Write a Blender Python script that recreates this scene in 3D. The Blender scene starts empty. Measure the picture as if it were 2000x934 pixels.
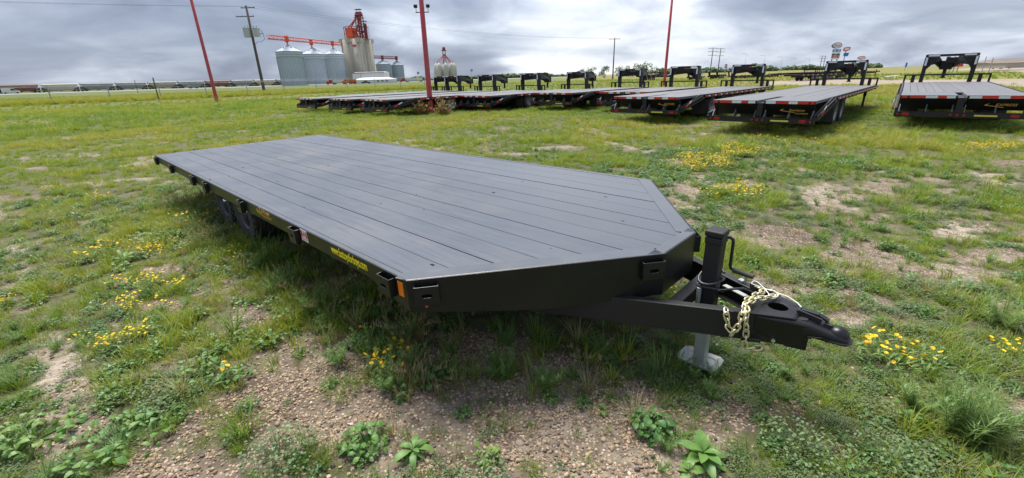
import bpy, bmesh, math, random
import numpy as np
from mathutils import Vector, Matrix, Euler

random.seed(7)
rng = np.random.default_rng(11)
scene = bpy.context.scene
col = scene.collection

# ------------------------------------------------------------------ camera
F_PX, CXP, CYP, CAM_H = 841.71, 1000.0, 467.0, 1.665
_d = np.array([1060.834 - CXP, 2707.1 - CYP, F_PX]); _d /= np.linalg.norm(_d)
_up = -_d
_fw = np.array([0, 0, 1.0]) - _up * _up[2]; _fw /= np.linalg.norm(_fw)
_rt = np.cross(_d, _fw)
RC = np.array([_rt, _fw, _up])            # camera axes (x right, y down, z ahead) -> world
cam_data = bpy.data.cameras.new('camera')
cam = bpy.data.objects.new('camera', cam_data); col.objects.link(cam)
cam_data.sensor_width = 36.0
cam_data.lens = 36.0 * F_PX / 2000.0
cam_data.clip_start = 0.05
cam_data.clip_end = 20000
M3 = Matrix([[RC[i][0], -RC[i][1], -RC[i][2]] for i in range(3)])
cam.matrix_world = Matrix.Translation((0, 0, CAM_H)) @ M3.to_4x4()
scene.camera = cam

def ray(px, py):
    return RC @ np.array([px - CXP, py - CYP, F_PX])
def ground(px, py, z=0.0):                # the point at height z seen along that direction
    r = ray(px, py); t = (z - CAM_H) / r[2]
    return np.array([r[0] * t, r[1] * t, z])
def at(px, py, Y):                        # the point at depth Y seen along that direction
    r = ray(px, py); t = Y / r[1]
    return np.array([r[0] * t, Y, CAM_H + r[2] * t])
def project(P):
    P = np.asarray(P, float)
    c = (P - np.array([0, 0, CAM_H])) @ RC
    zz = np.where(c[..., 2] > 0.05, c[..., 2], 0.05)
    return CXP + F_PX * c[..., 0] / zz, CYP + F_PX * c[..., 1] / zz, c[..., 2]

# ------------------------------------------------------------------ sky, sun, exposure
SUN_EL, SUN_AZ = math.radians(66), math.radians(-25)   # azimuth from +Y towards +X
scene.view_settings.view_transform = 'Standard'
scene.view_settings.look = 'None'
scene.view_settings.exposure = 1.56
scene.view_settings.gamma = 1.0
world = bpy.data.worlds.new('World'); scene.world = world
world.use_nodes = True

class NT:
    """small helper for wiring nodes"""
    def __init__(s, tree): s.t = tree
    def n(s, typ, ins=None, **kw):
        nd = s.t.nodes.new(typ)
        for k, v in kw.items(): setattr(nd, k, v)
        for k, v in (ins or {}).items():
            if isinstance(v, bpy.types.NodeSocket): s.t.links.new(v, nd.inputs[k])
            else: nd.inputs[k].default_value = v
        return nd
    def math(s, op, a, b=0.0, c=0.0, clamp=False):
        return s.n('ShaderNodeMath', {0: a, 1: b, 2: c}, operation=op, use_clamp=clamp).outputs[0]
    def mix(s, f, a, b, blend='MIX'):
        nd = s.n('ShaderNodeMix', data_type='RGBA', blend_type=blend)
        for k, v in ((0, f), (6, a), (7, b)):
            if isinstance(v, bpy.types.NodeSocket): s.t.links.new(v, nd.inputs[k])
            elif k == 0: nd.inputs[k].default_value = v
            else: nd.inputs[k].default_value = (*v[:3], 1)
        return nd.outputs[2]
    def ramp(s, f, stops, interp='LINEAR'):
        nd = s.n('ShaderNodeValToRGB', {0: f}); cr = nd.color_ramp; cr.interpolation = interp
        while len(cr.elements) < len(stops): cr.elements.new(0.5)
        for e, (p, c) in zip(cr.elements, stops):
            e.position = p; e.color = (*c[:3], 1) if hasattr(c, '__len__') else (c, c, c, 1)
        return nd.outputs[0]
    def noise(s, vec, scale, detail=4, rough=0.55, dist=0.0, dim='3D'):
        ins = {'Scale': scale, 'Detail': detail, 'Roughness': rough, 'Distortion': dist}
        if vec is not None: ins['Vector'] = vec
        return s.n('ShaderNodeTexNoise', ins, noise_dimensions=dim).outputs[0]

def build_sky():
    w = NT(world.node_tree); world.node_tree.nodes.clear()
    out = w.n('ShaderNodeOutputWorld')
    sky = w.n('ShaderNodeTexSky', sky_type='NISHITA', sun_disc=False, sun_elevation=SUN_EL, sun_rotation=SUN_AZ)
    sky.air_density = 1.0; sky.dust_density = 1.5
    bg1 = w.n('ShaderNodeBackground', {'Color': sky.outputs[0], 'Strength': 0.06})
    g = w.n('ShaderNodeTexCoord').outputs['Generated']
    sep = w.n('ShaderNodeSeparateXYZ', {0: g})
    x, y, z = sep.outputs
    zc = w.math('MAXIMUM', z, 0.0)
    den = w.math('ADD', zc, 0.26)
    u = w.math('DIVIDE', x, den); v = w.math('DIVIDE', y, den)
    vec = w.n('ShaderNodeCombineXYZ', {0: u, 1: w.math('MULTIPLY', v, 1.0), 2: w.math('MULTIPLY', z, 2.0)}).outputs[0]
    n1 = w.noise(vec, 0.75, 6, 0.5, 0.9)
    n2 = w.noise(vec, 2.3, 5, 0.5, 0.5)
    val = w.math('ADD', w.math('MULTIPLY', n1, 0.68), w.math('MULTIPLY', n2, 0.32))
    # the cloud deck thins out and breaks up low over the plain ahead
    bd = Vector((0.20, 1.0, 0.075)).normalized()
    dt = w.n('ShaderNodeVectorMath', {0: g, 1: bd}, operation='DOT_PRODUCT').outputs['Value']
    brk = w.n('ShaderNodeMapRange', {0: dt, 1: 0.955, 2: 1.0, 3: 0.0, 4: 0.27}, interpolation_type='SMOOTHSTEP').outputs[0]
    bd2 = Vector((0.75, 1.0, 0.20)).normalized()
    dt2 = w.n('ShaderNodeVectorMath', {0: g, 1: bd2}, operation='DOT_PRODUCT').outputs['Value']
    brk2 = w.n('ShaderNodeMapRange', {0: dt2, 1: 0.92, 2: 1.0, 3: 0.0, 4: 0.07}, interpolation_type='SMOOTHSTEP').outputs[0]
    val = w.math('ADD', w.math('ADD', w.math('MULTIPLY_ADD', val, 1.32, -0.16), brk), brk2)
    colr = w.ramp(val, [(0.34, (0.094, 0.112, 0.152)), (0.45, (0.125, 0.147, 0.193)), (0.54, (0.168, 0.190, 0.235)),
                        (0.62, (0.235, 0.260, 0.310)), (0.71, (0.325, 0.345, 0.372)), (0.82, (0.42, 0.43, 0.44))])
    # an overcast sky grows brighter from the horizon up
    lum = w.n('ShaderNodeMapRange', {0: z, 1: 0.0, 2: 1.0, 3: 0.92, 4: 1.6}).outputs[0]
    bg2 = w.n('ShaderNodeBackground', {'Color': colr, 'Strength': lum})
    mx = w.n('ShaderNodeMixShader', {0: 0.93, 1: bg1.outputs[0], 2: bg2.outputs[0]})
    w.t.links.new(mx.outputs[0], out.inputs[0])
build_sky()
sun_data = bpy.data.lights.new('sun', 'SUN')
sun_data.energy = 2.5; sun_data.angle = math.radians(32); sun_data.color = (1.0, 0.95, 0.87)
sun = bpy.data.objects.new('sun', sun_data); col.objects.link(sun)
sdir = Vector((math.sin(SUN_AZ) * math.cos(SUN_EL), math.cos(SUN_AZ) * math.cos(SUN_EL), math.sin(SUN_EL)))
sun.rotation_euler = (-sdir).to_track_quat('-Z', 'Y').to_euler()
sun.location = (0, 0, 60)

# ------------------------------------------------------------------ object helpers
def tag(o, label=None, cat=None, group=None, kind=None):
    if label: o['label'] = label
    if cat: o['category'] = cat
    if group: o['group'] = group
    if kind: o['kind'] = kind
    return o
def empty(name, loc=(0, 0, 0), rz=0.0, label=None, cat=None, group=None, parent=None):
    o = bpy.data.objects.new(name, None); col.objects.link(o)
    o.location = loc; o.rotation_euler = (0, 0, rz); o.empty_display_size = 0.2
    o.parent = parent
    return tag(o, label, cat, group)
def inst(name, mesh, parent=None, loc=(0, 0, 0), rot=(0, 0, 0), sc=1.0):
    o = bpy.data.objects.new(name, mesh); col.objects.link(o)
    o.parent = parent; o.location = loc; o.rotation_euler = rot
    o.scale = (sc, sc, sc) if not hasattr(sc, '__len__') else sc
    return o
def copy_tree(o, parent=None):
    c = o.copy(); col.objects.link(c); c.parent = parent
    for ch in list(o.children): copy_tree(ch, c)
    return c

class MB:
    def __init__(s): s.v = []; s.f = []; s.m = []; s.s = []
    def add(s, vs, fs, mat=0, smooth=False):
        b = len(s.v); s.v += [tuple(map(float, p)) for p in vs]
        for f in fs: s.f.append(tuple(b + i for i in f)); s.m.append(mat); s.s.append(smooth)
        return s
    def box(s, c, size, R=None, mat=0):
        hx, hy, hz = size[0] / 2, size[1] / 2, size[2] / 2
        vs = [Vector((sx * hx, sy * hy, sz * hz)) for sz in (-1, 1) for sy in (-1, 1) for sx in (-1, 1)]
        if R is not None: vs = [R @ p for p in vs]
        vs = [p + Vector(c) for p in vs]
        return s.add(vs, [(0, 2, 3, 1), (4, 5, 7, 6), (0, 1, 5, 4), (2, 6, 7, 3), (0, 4, 6, 2), (1, 3, 7, 5)], mat)
    def span(s, a, b, mat=0):
        return s.box([(a[i] + b[i]) / 2 for i in range(3)], [abs(b[i] - a[i]) for i in range(3)], mat=mat)
    def bar(s, p0, p1, w, h, mat=0, up=(0, 0, 1), w1=None, h1=None):
        p0 = Vector(p0); p1 = Vector(p1); t = (p1 - p0).normalized(); up = Vector(up)
        if abs(t.dot(up)) > 0.98: up = Vector((0, 1, 0))
        sd = t.cross(up).normalized(); u = sd.cross(t).normalized()
        w1 = w if w1 is None else w1; h1 = h if h1 is None else h1
        vs = [p0 - sd * w / 2 - u * h / 2, p0 + sd * w / 2 - u * h / 2, p0 + sd * w / 2 + u * h / 2, p0 - sd * w / 2 + u * h / 2,
              p1 - sd * w1 / 2 - u * h1 / 2, p1 + sd * w1 / 2 - u * h1 / 2, p1 + sd * w1 / 2 + u * h1 / 2, p1 - sd * w1 / 2 + u * h1 / 2]
        return s.add(vs, [(0, 3, 2, 1), (4, 5, 6, 7), (0, 1, 5, 4), (1, 2, 6, 5), (2, 3, 7, 6), (3, 0, 4, 7)], mat)
    def prism(s, bot, top, mat=0):
        n = len(bot)
        return s.add(list(bot) + list(top), [tuple(range(n))[::-1], tuple(range(n, 2 * n))] +
                     [(i, (i + 1) % n, n + (i + 1) % n, n + i) for i in range(n)], mat)
    def slab(s, poly, off, mat=0):
        off = Vector(off); poly = [Vector(p) for p in poly]
        return s.prism(poly, [p + off for p in poly], mat)
    def tube(s, pts, r, n=8, closed=False, mat=0, caps=True):
        pts = [Vector(p) for p in pts]; m = len(pts); rings = []
        prev = None
        for i, p in enumerate(pts):
            a = pts[(i - 1) % m] if (closed or i > 0) else p
            b = pts[(i + 1) % m] if (closed or i < m - 1) else p
            t = (b - a).normalized()
            if prev is None:
                ref = Vector((0, 0, 1)) if abs(t.z) < 0.9 else Vector((1, 0, 0))
                nx = t.cross(ref).normalized()
            else:
                nx = (prev - t * prev.dot(t)).normalized()
            ny = t.cross(nx); prev = nx
            rr = r[i] if hasattr(r, '__len__') else r
            rings.append([p + (nx * math.cos(k * 2 * math.pi / n) + ny * math.sin(k * 2 * math.pi / n)) * rr for k in range(n)])
        vs = [p for R in rings for p in R]
        fs = []
        for i in range(m if closed else m - 1):
            j = (i + 1) % m
            for k in range(n): fs.append((i * n + k, i * n + (k + 1) % n, j * n + (k + 1) % n, j * n + k))
        s.add(vs, fs, mat, True)
        if caps and not closed:
            s.add(rings[0], [tuple(range(n))[::-1]], mat); s.add(rings[-1], [tuple(range(n))], mat)
        return s
    def lathe(s, prof, n=24, axis='Y', c=(0, 0, 0), mat=0, smooth=True):
        c = Vector(c); vs = []
        for (r, h) in prof:
            for k in range(n):
                a = 2 * math.pi * k / n; x, y = r * math.cos(a), r * math.sin(a)
                p = {'Y': Vector((x, h, y)), 'Z': Vector((x, y, h)), 'X': Vector((h, x, y))}[axis]
                vs.append(c + p)
        fs = [(i * n + k, i * n + (k + 1) % n, (i + 1) * n + (k + 1) % n, (i + 1) * n + k) for i in range(len(prof) - 1) for k in range(n)]
        return s.add(vs, fs, mat, smooth)
    def mesh(s, name, mats):
        me = bpy.data.meshes.new(name); me.from_pydata(s.v, [], s.f)
        for m in mats: me.materials.append(m)
        me.polygons.foreach_set('material_index', s.m)
        me.polygons.foreach_set('use_smooth', s.s)
        bm = bmesh.new(); bm.from_mesh(me); bmesh.ops.recalc_face_normals(bm, faces=bm.faces); bm.to_mesh(me); bm.free()
        me.update()
        return me
    def build(s, name, mats, parent=None, loc=(0, 0, 0), rot=(0, 0, 0), bevel=0.0, seg=2):
        if not isinstance(mats, (list, tuple)): mats = [mats]
        o = inst(name, s.mesh(name, mats), parent, loc, rot)
        if bevel:
            b = o.modifiers.new('edge', 'BEVEL'); b.width = bevel; b.segments = seg; b.limit_method = 'ANGLE'; b.angle_limit = math.radians(40)
        return o

def plate_with_hole(outer, hole, fn, thick_vec):
    """polygon with one hole (2D lists) lifted to 3D by fn, given a thickness"""
    bm = bmesh.new()
    def loop(pts):
        vs = [bm.verts.new(fn(*p)) for p in pts]
        return [bm.edges.new((vs[i], vs[(i + 1) % len(vs)])) for i in range(len(vs))]
    es = loop(outer) + loop(hole)
    bmesh.ops.triangle_fill(bm, use_beauty=True, edges=es)
    r = bmesh.ops.extrude_face_region(bm, geom=list(bm.faces))
    for e in r['geom']:
        if isinstance(e, bmesh.types.BMVert): e.co += Vector(thick_vec)
    bmesh.ops.recalc_face_normals(bm, faces=bm.faces)
    return bm
def bm_to_mb(mb, bm, mat=0):
    bm.verts.index_update()
    mb.add([v.co for v in bm.verts], [tuple(v.index for v in f.verts) for f in bm.faces], mat); bm.free()

# ------------------------------------------------------------------ materials
def material(name):
    m = bpy.data.materials.new(name); m.use_nodes = True
    t = NT(m.node_tree); b = m.node_tree.nodes['Principled BSDF']
    return m, t, b
def setin(t, b, **kw):
    names = {'color': 'Base Color', 'rough': 'Roughness', 'metal': 'Metallic', 'normal': 'Normal', 'spec': 'Specular IOR Level', 'coat': 'Coat Weight', 'emit': 'Emission Color', 'estr': 'Emission Strength'}
    for k, v in kw.items():
        s = b.inputs[names[k]]
        if isinstance(v, bpy.types.NodeSocket): t.t.links.new(v, s)
        elif k in ('color', 'emit'): s.default_value = (*v[:3], 1)
        else: s.default_value = v
def paint(name, c, rough=0.45, metal=0.0, var=0.25, scale=6.0, bump=0.0, dirt=None, dscale=3.0, spec=0.5):
    m, t, b = material(name)
    oc = t.n('ShaderNodeTexCoord').outputs['Object']
    n = t.noise(oc, scale, 5, 0.6)
    c2 = tuple(min(1, k * (1 - var)) for k in c); c3 = tuple(min(1, k * (1 + var)) for k in c)
    cc = t.mix(n, c2, c3)
    if dirt:
        dn = t.ramp(t.noise(oc, dscale, 6, 0.65), [(0.48, 0.0), (0.68, 1.0)])
        cc = t.mix(t.math('MULTIPLY', dn, dirt[1]), cc, dirt[0])
    rr = t.n('ShaderNodeMapRange', {0: n, 3: max(0.05, rough - 0.1), 4: min(1, rough + 0.12)}).outputs[0]
    setin(t, b, color=cc, rough=rr, metal=metal, spec=spec)
    if bump:
        bp = t.n('ShaderNodeBump', {'Strength': bump, 'Distance': 0.004, 'Height': t.noise(oc, scale * 14, 3)})
        setin(t, b, normal=bp.outputs[0])
    return m

M = {}
M['black'] = paint('black_paint', (0.016, 0.016, 0.018), 0.50, bump=0.05, dirt=((0.05, 0.045, 0.04), 0.06), dscale=5, spec=0.4)
M['black_far'] = paint('black_trailer_paint', (0.007, 0.007, 0.009), 0.45, dirt=((0.06, 0.055, 0.045), 0.12), dscale=4)
M['rubber'] = paint('tyre_rubber', (0.035, 0.035, 0.036), 0.75, bump=0.15, dirt=((0.10, 0.085, 0.06), 0.35), dscale=4)
M['rim_dark'] = paint('dark_rim', (0.035, 0.036, 0.04), 0.4)
M['rim_grey'] = paint('grey_rim', (0.30, 0.31, 0.33), 0.4, 0.5)
M['galv'] = paint('galvanised_steel', (0.37, 0.39, 0.38), 0.5, 0.35, var=0.2, scale=14, dirt=((0.30, 0.29, 0.25), 0.4), dscale=12)
M['chrome'] = paint('bright_metal', (0.75, 0.76, 0.78), 0.2, 0.9, var=0.05)
M['brass'] = paint('yellow_zinc_chain', (0.68, 0.62, 0.38), 0.34, 0.6, var=0.2, scale=30)
M['copper'] = paint('coppery_zinc', (0.45, 0.28, 0.16), 0.35, 0.7)
M['cable'] = paint('black_cable', (0.03, 0.03, 0.035), 0.38)
M['wire_white'] = paint('clear_cable', (0.62, 0.66, 0.62), 0.3)
M['orange'] = paint('orange_reflector', (0.85, 0.20, 0.01), 0.3, var=0.08)
M['amber'] = paint('amber_lens', (0.75, 0.13, 0.02), 0.2, var=0.1)
M['yellow'] = paint('yellow_vinyl', (0.90, 0.76, 0.02), 0.4, var=0.05)
M['gold'] = paint('orange_gold_vinyl', (0.62, 0.33, 0.06), 0.4, var=0.15)
M['red_tape'] = paint('red_tape', (0.60, 0.035, 0.02), 0.35, var=0.12)
M['white_tape'] = paint('white_tape', (0.74, 0.76, 0.78), 0.4, var=0.06)
M['yellow_tape'] = paint('yellow_tape', (0.75, 0.66, 0.08), 0.4, var=0.08)
M['lens_red'] = paint('red_lamp_lens', (0.34, 0.015, 0.02), 0.18, var=0.15)
M['red_pole'] = paint('weathered_red_paint', (0.42, 0.045, 0.055), 0.5, var=0.22, scale=2.2, bump=0.1, dirt=((0.30, 0.16, 0.14), 0.4), dscale=1.6)
M['wood_pole'] = paint('weathered_pole_wood', (0.085, 0.068, 0.055), 0.85, var=0.35, scale=5)
M['grey_can'] = paint('grey_enamel', (0.42, 0.45, 0.46), 0.45, var=0.1)
M['white'] = paint('white_paint', (0.72, 0.74, 0.74), 0.5, var=0.06, dirt=((0.45, 0.43, 0.40), 0.3), dscale=0.4)
M['cream'] = paint('cream_paint', (0.46, 0.43, 0.36), 0.6, var=0.1, scale=0.6, dirt=((0.35, 0.30, 0.24), 0.4), dscale=0.5)
M['tan_car'] = paint('tan_wagon_paint', (0.33, 0.30, 0.26), 0.6, var=0.15, scale=0.6, dirt=((0.25, 0.2, 0.16), 0.4), dscale=0.5)
M['grey_car'] = paint('grey_wagon_paint', (0.22, 0.235, 0.26), 0.6, var=0.15, scale=0.6, dirt=((0.2, 0.18, 0.16), 0.4), dscale=0.5)
M['brown_car'] = paint('brown_wagon_paint', (0.17, 0.060, 0.045), 0.6, var=0.2, scale=0.6, dirt=((0.25, 0.2, 0.18), 0.35), dscale=0.5)
M['dark_steel'] = paint('dark_running_gear', (0.03, 0.028, 0.027), 0.7)
M['red_steel'] = paint('red_steelwork', (0.42, 0.055, 0.045), 0.5, var=0.2, scale=0.5)
M['orange_steel'] = paint('orange_red_steel', (0.62, 0.085, 0.03), 0.5, var=0.15, scale=0.5)
M['dark_red'] = paint('dark_red_steelwork', (0.22, 0.045, 0.055), 0.55, var=0.25, scale=0.5)
M['pink_red'] = paint('faded_red_steel', (0.45, 0.12, 0.11), 0.5)
M['blue_sign'] = paint('blue_sign_face', (0.02, 0.16, 0.55), 0.4, var=0.05)
M['green_sign'] = paint('green_sign_face', (0.02, 0.25, 0.15), 0.4, var=0.05)
M['red_sign'] = paint('red_sign_face', (0.55, 0.03, 0.06), 0.4, var=0.05)
M['navy'] = paint('dark_blue_rim', (0.06, 0.13, 0.28), 0.4, var=0.05)
M['glass'] = paint('dark_window_glass', (0.02, 0.025, 0.03), 0.1, var=0.1)
M['steel_grey'] = paint('grey_steel_post', (0.34, 0.36, 0.37), 0.5, 0.3, var=0.15)
M['dark_truck'] = paint('dark_car_paint', (0.03, 0.045, 0.055), 0.3)
M['red_cab'] = paint('red_cab_paint', (0.40, 0.03, 0.04), 0.35)
M['orange_cab'] = paint('orange_truck_paint', (0.70, 0.13, 0.02), 0.4)
M['roof_brown'] = paint('brown_roofing', (0.16, 0.12, 0.10), 0.8)
M['beige_wall'] = paint('beige_siding', (0.42, 0.38, 0.32), 0.7)

def deck_material(name, base, rough, specks):
    m, t, b = material(name)
    oc = t.n('ShaderNodeTexCoord').outputs['Object']
    oi = t.n('ShaderNodeObjectInfo').outputs['Random']
    st = t.n('ShaderNodeVectorMath', {0: oc, 1: (0.7, 16.0, 4.0)}, operation='MULTIPLY').outputs[0]
    off = t.n('ShaderNodeVectorMath', {0: st, 1: t.n('ShaderNodeCombineXYZ', {0: t.math('MULTIPLY', oi, 37.0), 1: t.math('MULTIPLY', oi, 11.0)}).outputs[0]}, operation='ADD').outputs[0]
    grain = t.noise(off, 3.0, 6, 0.65, 0.4)
    blot = t.noise(oc, 1.6, 5, 0.6)
    c = t.mix(grain, tuple(k * 0.72 for k in base), tuple(k * 1.3 for k in base))
    c = t.mix(t.math('MULTIPLY', oi, 0.30), c, tuple(k * 1.5 for k in base))
    dust = t.ramp(blot, [(0.50, 0.0), (0.72, 1.0)])
    c = t.mix(t.math('MULTIPLY', dust, 0.25), c, (0.10, 0.10, 0.10))
    spk = None
    if specks:
        vo = t.n('ShaderNodeTexVoronoi', {'Vector': t.n('ShaderNodeVectorMath', {0: oc, 1: (0.55, 1.0, 1.0)}, operation='MULTIPLY').outputs[0], 'Scale': 4.2, 'Randomness': 1.0}, voronoi_dimensions='2D')
        sz = t.n('ShaderNodeSeparateColor', {0: vo.outputs['Color']}).outputs[0]
        d = t.math('ADD', vo.outputs['Distance'], t.math('MULTIPLY', t.noise(oc, 40, 2), 0.07))
        thr = t.math('MULTIPLY_ADD', t.math('POWER', sz, 2.5), 0.075, 0.018)
        sp = t.math('LESS_THAN', d, thr)
        sp = t.math('MULTIPLY', sp, t.math('GREATER_THAN', t.n('ShaderNodeSeparateColor', {0: vo.outputs['Color']}).outputs[1], 0.35))
        c = t.mix(t.math('MULTIPLY', sp, 0.9), c, (0.006, 0.006, 0.006)); spk = sp
        # rusty and muddy run along some of the joints
        rn = t.ramp(t.noise(t.n('ShaderNodeVectorMath', {0: oc, 1: (0.5, 9, 1)}, operation='MULTIPLY').outputs[0], 1.3, 4, 0.6), [(0.66, 0.0), (0.76, 1.0)])
        c = t.mix(t.math('MULTIPLY', rn, 0.22), c, (0.12, 0.09, 0.06))
    rr = t.n('ShaderNodeMapRange', {0: t.math('ADD', t.math('MULTIPLY', grain, 0.5), t.math('MULTIPLY', blot, 0.5)), 1: 0.3, 2: 0.7, 3: rough - 0.12, 4: rough + 0.16}).outputs[0]
    bp = t.n('ShaderNodeBump', {'Strength': 0.22, 'Distance': 0.004, 'Height': t.math('ADD', grain, t.math('MULTIPLY', t.noise(oc, 55, 3), 0.25))})
    setin(t, b, color=c, rough=rr, normal=bp.outputs[0], spec=t.math('MULTIPLY_ADD', spk, -0.60, 0.62) if spk is not None else 0.62)
    return m
M['deck'] = deck_material('charcoal_painted_plank', (0.060, 0.069, 0.087), 0.34, True)
M['deck_far'] = deck_material('grey_stained_plank', (0.12, 0.12, 0.128), 0.50, False)
M['deck_steel'] = paint('satin_black_top_plate', (0.0075, 0.0078, 0.0088), 0.34, bump=0.05, dirt=((0.05, 0.048, 0.045), 0.12), dscale=4, spec=0.42)
M['deck_trim'] = paint('charcoal_border_plate', (0.068, 0.077, 0.094), 0.34, bump=0.05, dirt=((0.10, 0.10, 0.10), 0.2), dscale=4, spec=0.62)
M['ramp'] = paint('grey_ramp_plate', (0.12, 0.122, 0.13), 0.48, bump=0.05, spec=0.6)

# ------------------------------------------------------------------ noise for the terrain and ground cover
_perm = rng.permutation(4096)
def _h(ix, iy): return _perm[(_perm[ix & 4095] + iy) & 4095] / 4095.0
def vnoise(x, y):
    ix = np.floor(x).astype(int); iy = np.floor(y).astype(int); fx = x - ix; fy = y - iy
    fx = fx * fx * (3 - 2 * fx); fy = fy * fy * (3 - 2 * fy)
    return (_h(ix, iy) * (1 - fx) + _h(ix + 1, iy) * fx) * (1 - fy) + (_h(ix, iy + 1) * (1 - fx) + _h(ix + 1, iy + 1) * fx) * fy
def fbm(x, y, oct=4):
    s = 0; a = 1; tt = 0
    for i in range(oct):
        s = s + a * vnoise(x * 2 ** i + 17.3 * i, y * 2 ** i - 9.1 * i); tt += a; a *= 0.55
    return s / tt
def smooth(a, b, x):
    t = np.clip((x - a) / (b - a), 0, 1); return t * t * (3 - 2 * t)
def gz(x, y):
    x = np.asarray(x, float); y = np.asarray(y, float)
    r = np.hypot(x, y)
    z = (fbm(x * 0.8 + 40, y * 0.8 + 40, 3) - 0.5) * 0.05 + (fbm(x * 5 + 90, y * 5, 2) - 0.5) * 0.016
    return z * smooth(70, 25, r) - 0.008
# where soil and gravel lie open, as patches on the ground: centre and half-size as seen from the gate
BARE = [(92, 670, 60, 22), (63, 694, 42, 15), (117, 718, 44, 26), (141, 771, 62, 36), (146, 830, 84, 34), (97, 898, 84, 30), (423, 854, 66, 46),
        (389, 898, 130, 46), (311, 859, 46, 20), (243, 917, 64, 24), (320, 601, 66, 17), (272, 631, 52, 16), (427, 567, 56, 16), (476, 660, 36, 22), (413, 796, 28, 22),
        (620, 690, 90, 32), (760, 850, 250, 90), (640, 790, 120, 60), (560, 870, 70, 50), (930, 790, 180, 80), (1080, 770, 150, 70), (1120, 850, 170, 70), (960, 900, 260, 50),
        (880, 690, 130, 34), (1450, 810, 110, 36), (1420, 760, 60, 26),
        (1700, 515, 105, 28), (1872, 546, 120, 24), (1677, 620, 62, 20), (1918, 695, 44, 15), (1983, 797, 42, 22), (1788, 797, 42, 26), (1546, 802, 52, 22), (1663, 909, 52, 22),
        (1780, 360, 110, 20), (1600, 380, 95, 25), (1550, 408, 66, 14), (1480, 412, 75, 15), (1620, 402, 50, 10), (1544, 460, 64, 24), (1700, 476, 66, 24), (1952, 352, 74, 14),
        (1880, 452, 64, 15), (1816, 412, 42, 10), (1440, 452, 56, 16), (1640, 440, 60, 14), (1500, 540, 60, 22), (1330, 400, 50, 14), (1480, 470, 40, 18), (1930, 490, 70, 16),
        (255, 357, 130, 8), (45, 387, 70, 6), (170, 430, 36, 7), (60, 240, 100, 4), (135, 303, 60, 5), (200, 268, 140, 4), (60, 330, 60, 4), (360, 330, 40, 6), (250, 550, 30, 8), (90, 560, 40, 7),
        (1100, 290, 60, 5), (970, 300, 70, 5), (1530, 330, 50, 7), (1700, 330, 60, 8), (1420, 365, 30, 7), (700, 560, 90, 20), (330, 520, 40, 9), (560, 560, 50, 12), (40, 610, 40, 10)]
def bare_at(x, y):
    x = np.asarray(x, float); y = np.asarray(y, float)
    wx = x + (fbm(x * 1.3, y * 1.3 + 5, 3) - 0.5) * 0.25; wy = y + (fbm(x * 1.3 + 31, y * 1.3, 3) - 0.5) * 0.35
    px, py, dz = project(np.stack([wx, wy, np.zeros_like(wx)], -1))
    r = np.hypot(x, y)
    b = np.zeros_like(x)
    for (cx, cy, rx, ry) in BARE:
        d = ((px - cx) / rx) ** 2 + ((py - cy) / ry) ** 2
        b = np.maximum(b, smooth(1.9, 0.35, d))
    b = np.where(dz < 0.3, 0.4, b) * np.where(px < 480, 0.8, 1.0)
    n = fbm(x * 1.1 + 3, y * 1.1 + 7, 4); n2 = fbm(x * 4.5, y * 4.5, 3)
    base = smooth(0.56, 0.72, n) * smooth(40, 8, r) * 0.8
    b = np.maximum(b, base)
    brk = fbm(x * 2.4 + 8, y * 2.4 + 2, 3)
    # the wide gravel apron under the nose stays open; elsewhere the patches break up
    apron = np.where(dz > 0.3, np.maximum(smooth(1.15, 0.7, ((px - 1000) / 470) ** 2 + ((py - 850) / 175) ** 2), smooth(1.1, 0.6, ((px - 620) / 190) ** 2 + ((py - 760) / 120) ** 2)), 0)
    b = np.maximum(b, apron * 0.66)
    b = b * (0.35 + 0.65 * np.maximum(smooth(0.40, 0.56, brk), apron * (0.55 + 0.45 * smooth(0.3, 0.45, brk))))
    right = (px > 1180) & (py < 640) & (py > 310)
    b = np.where(right, np.maximum(b, 0.52 * smooth(0.51, 0.60, fbm(x * 2.3 + 77, y * 1.9 + 21, 4))), b)
    b = np.clip(b + (n2 - 0.5) * 1.2 * np.clip(b * 3, 0.25, 1), 0, 1)
    return b

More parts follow.
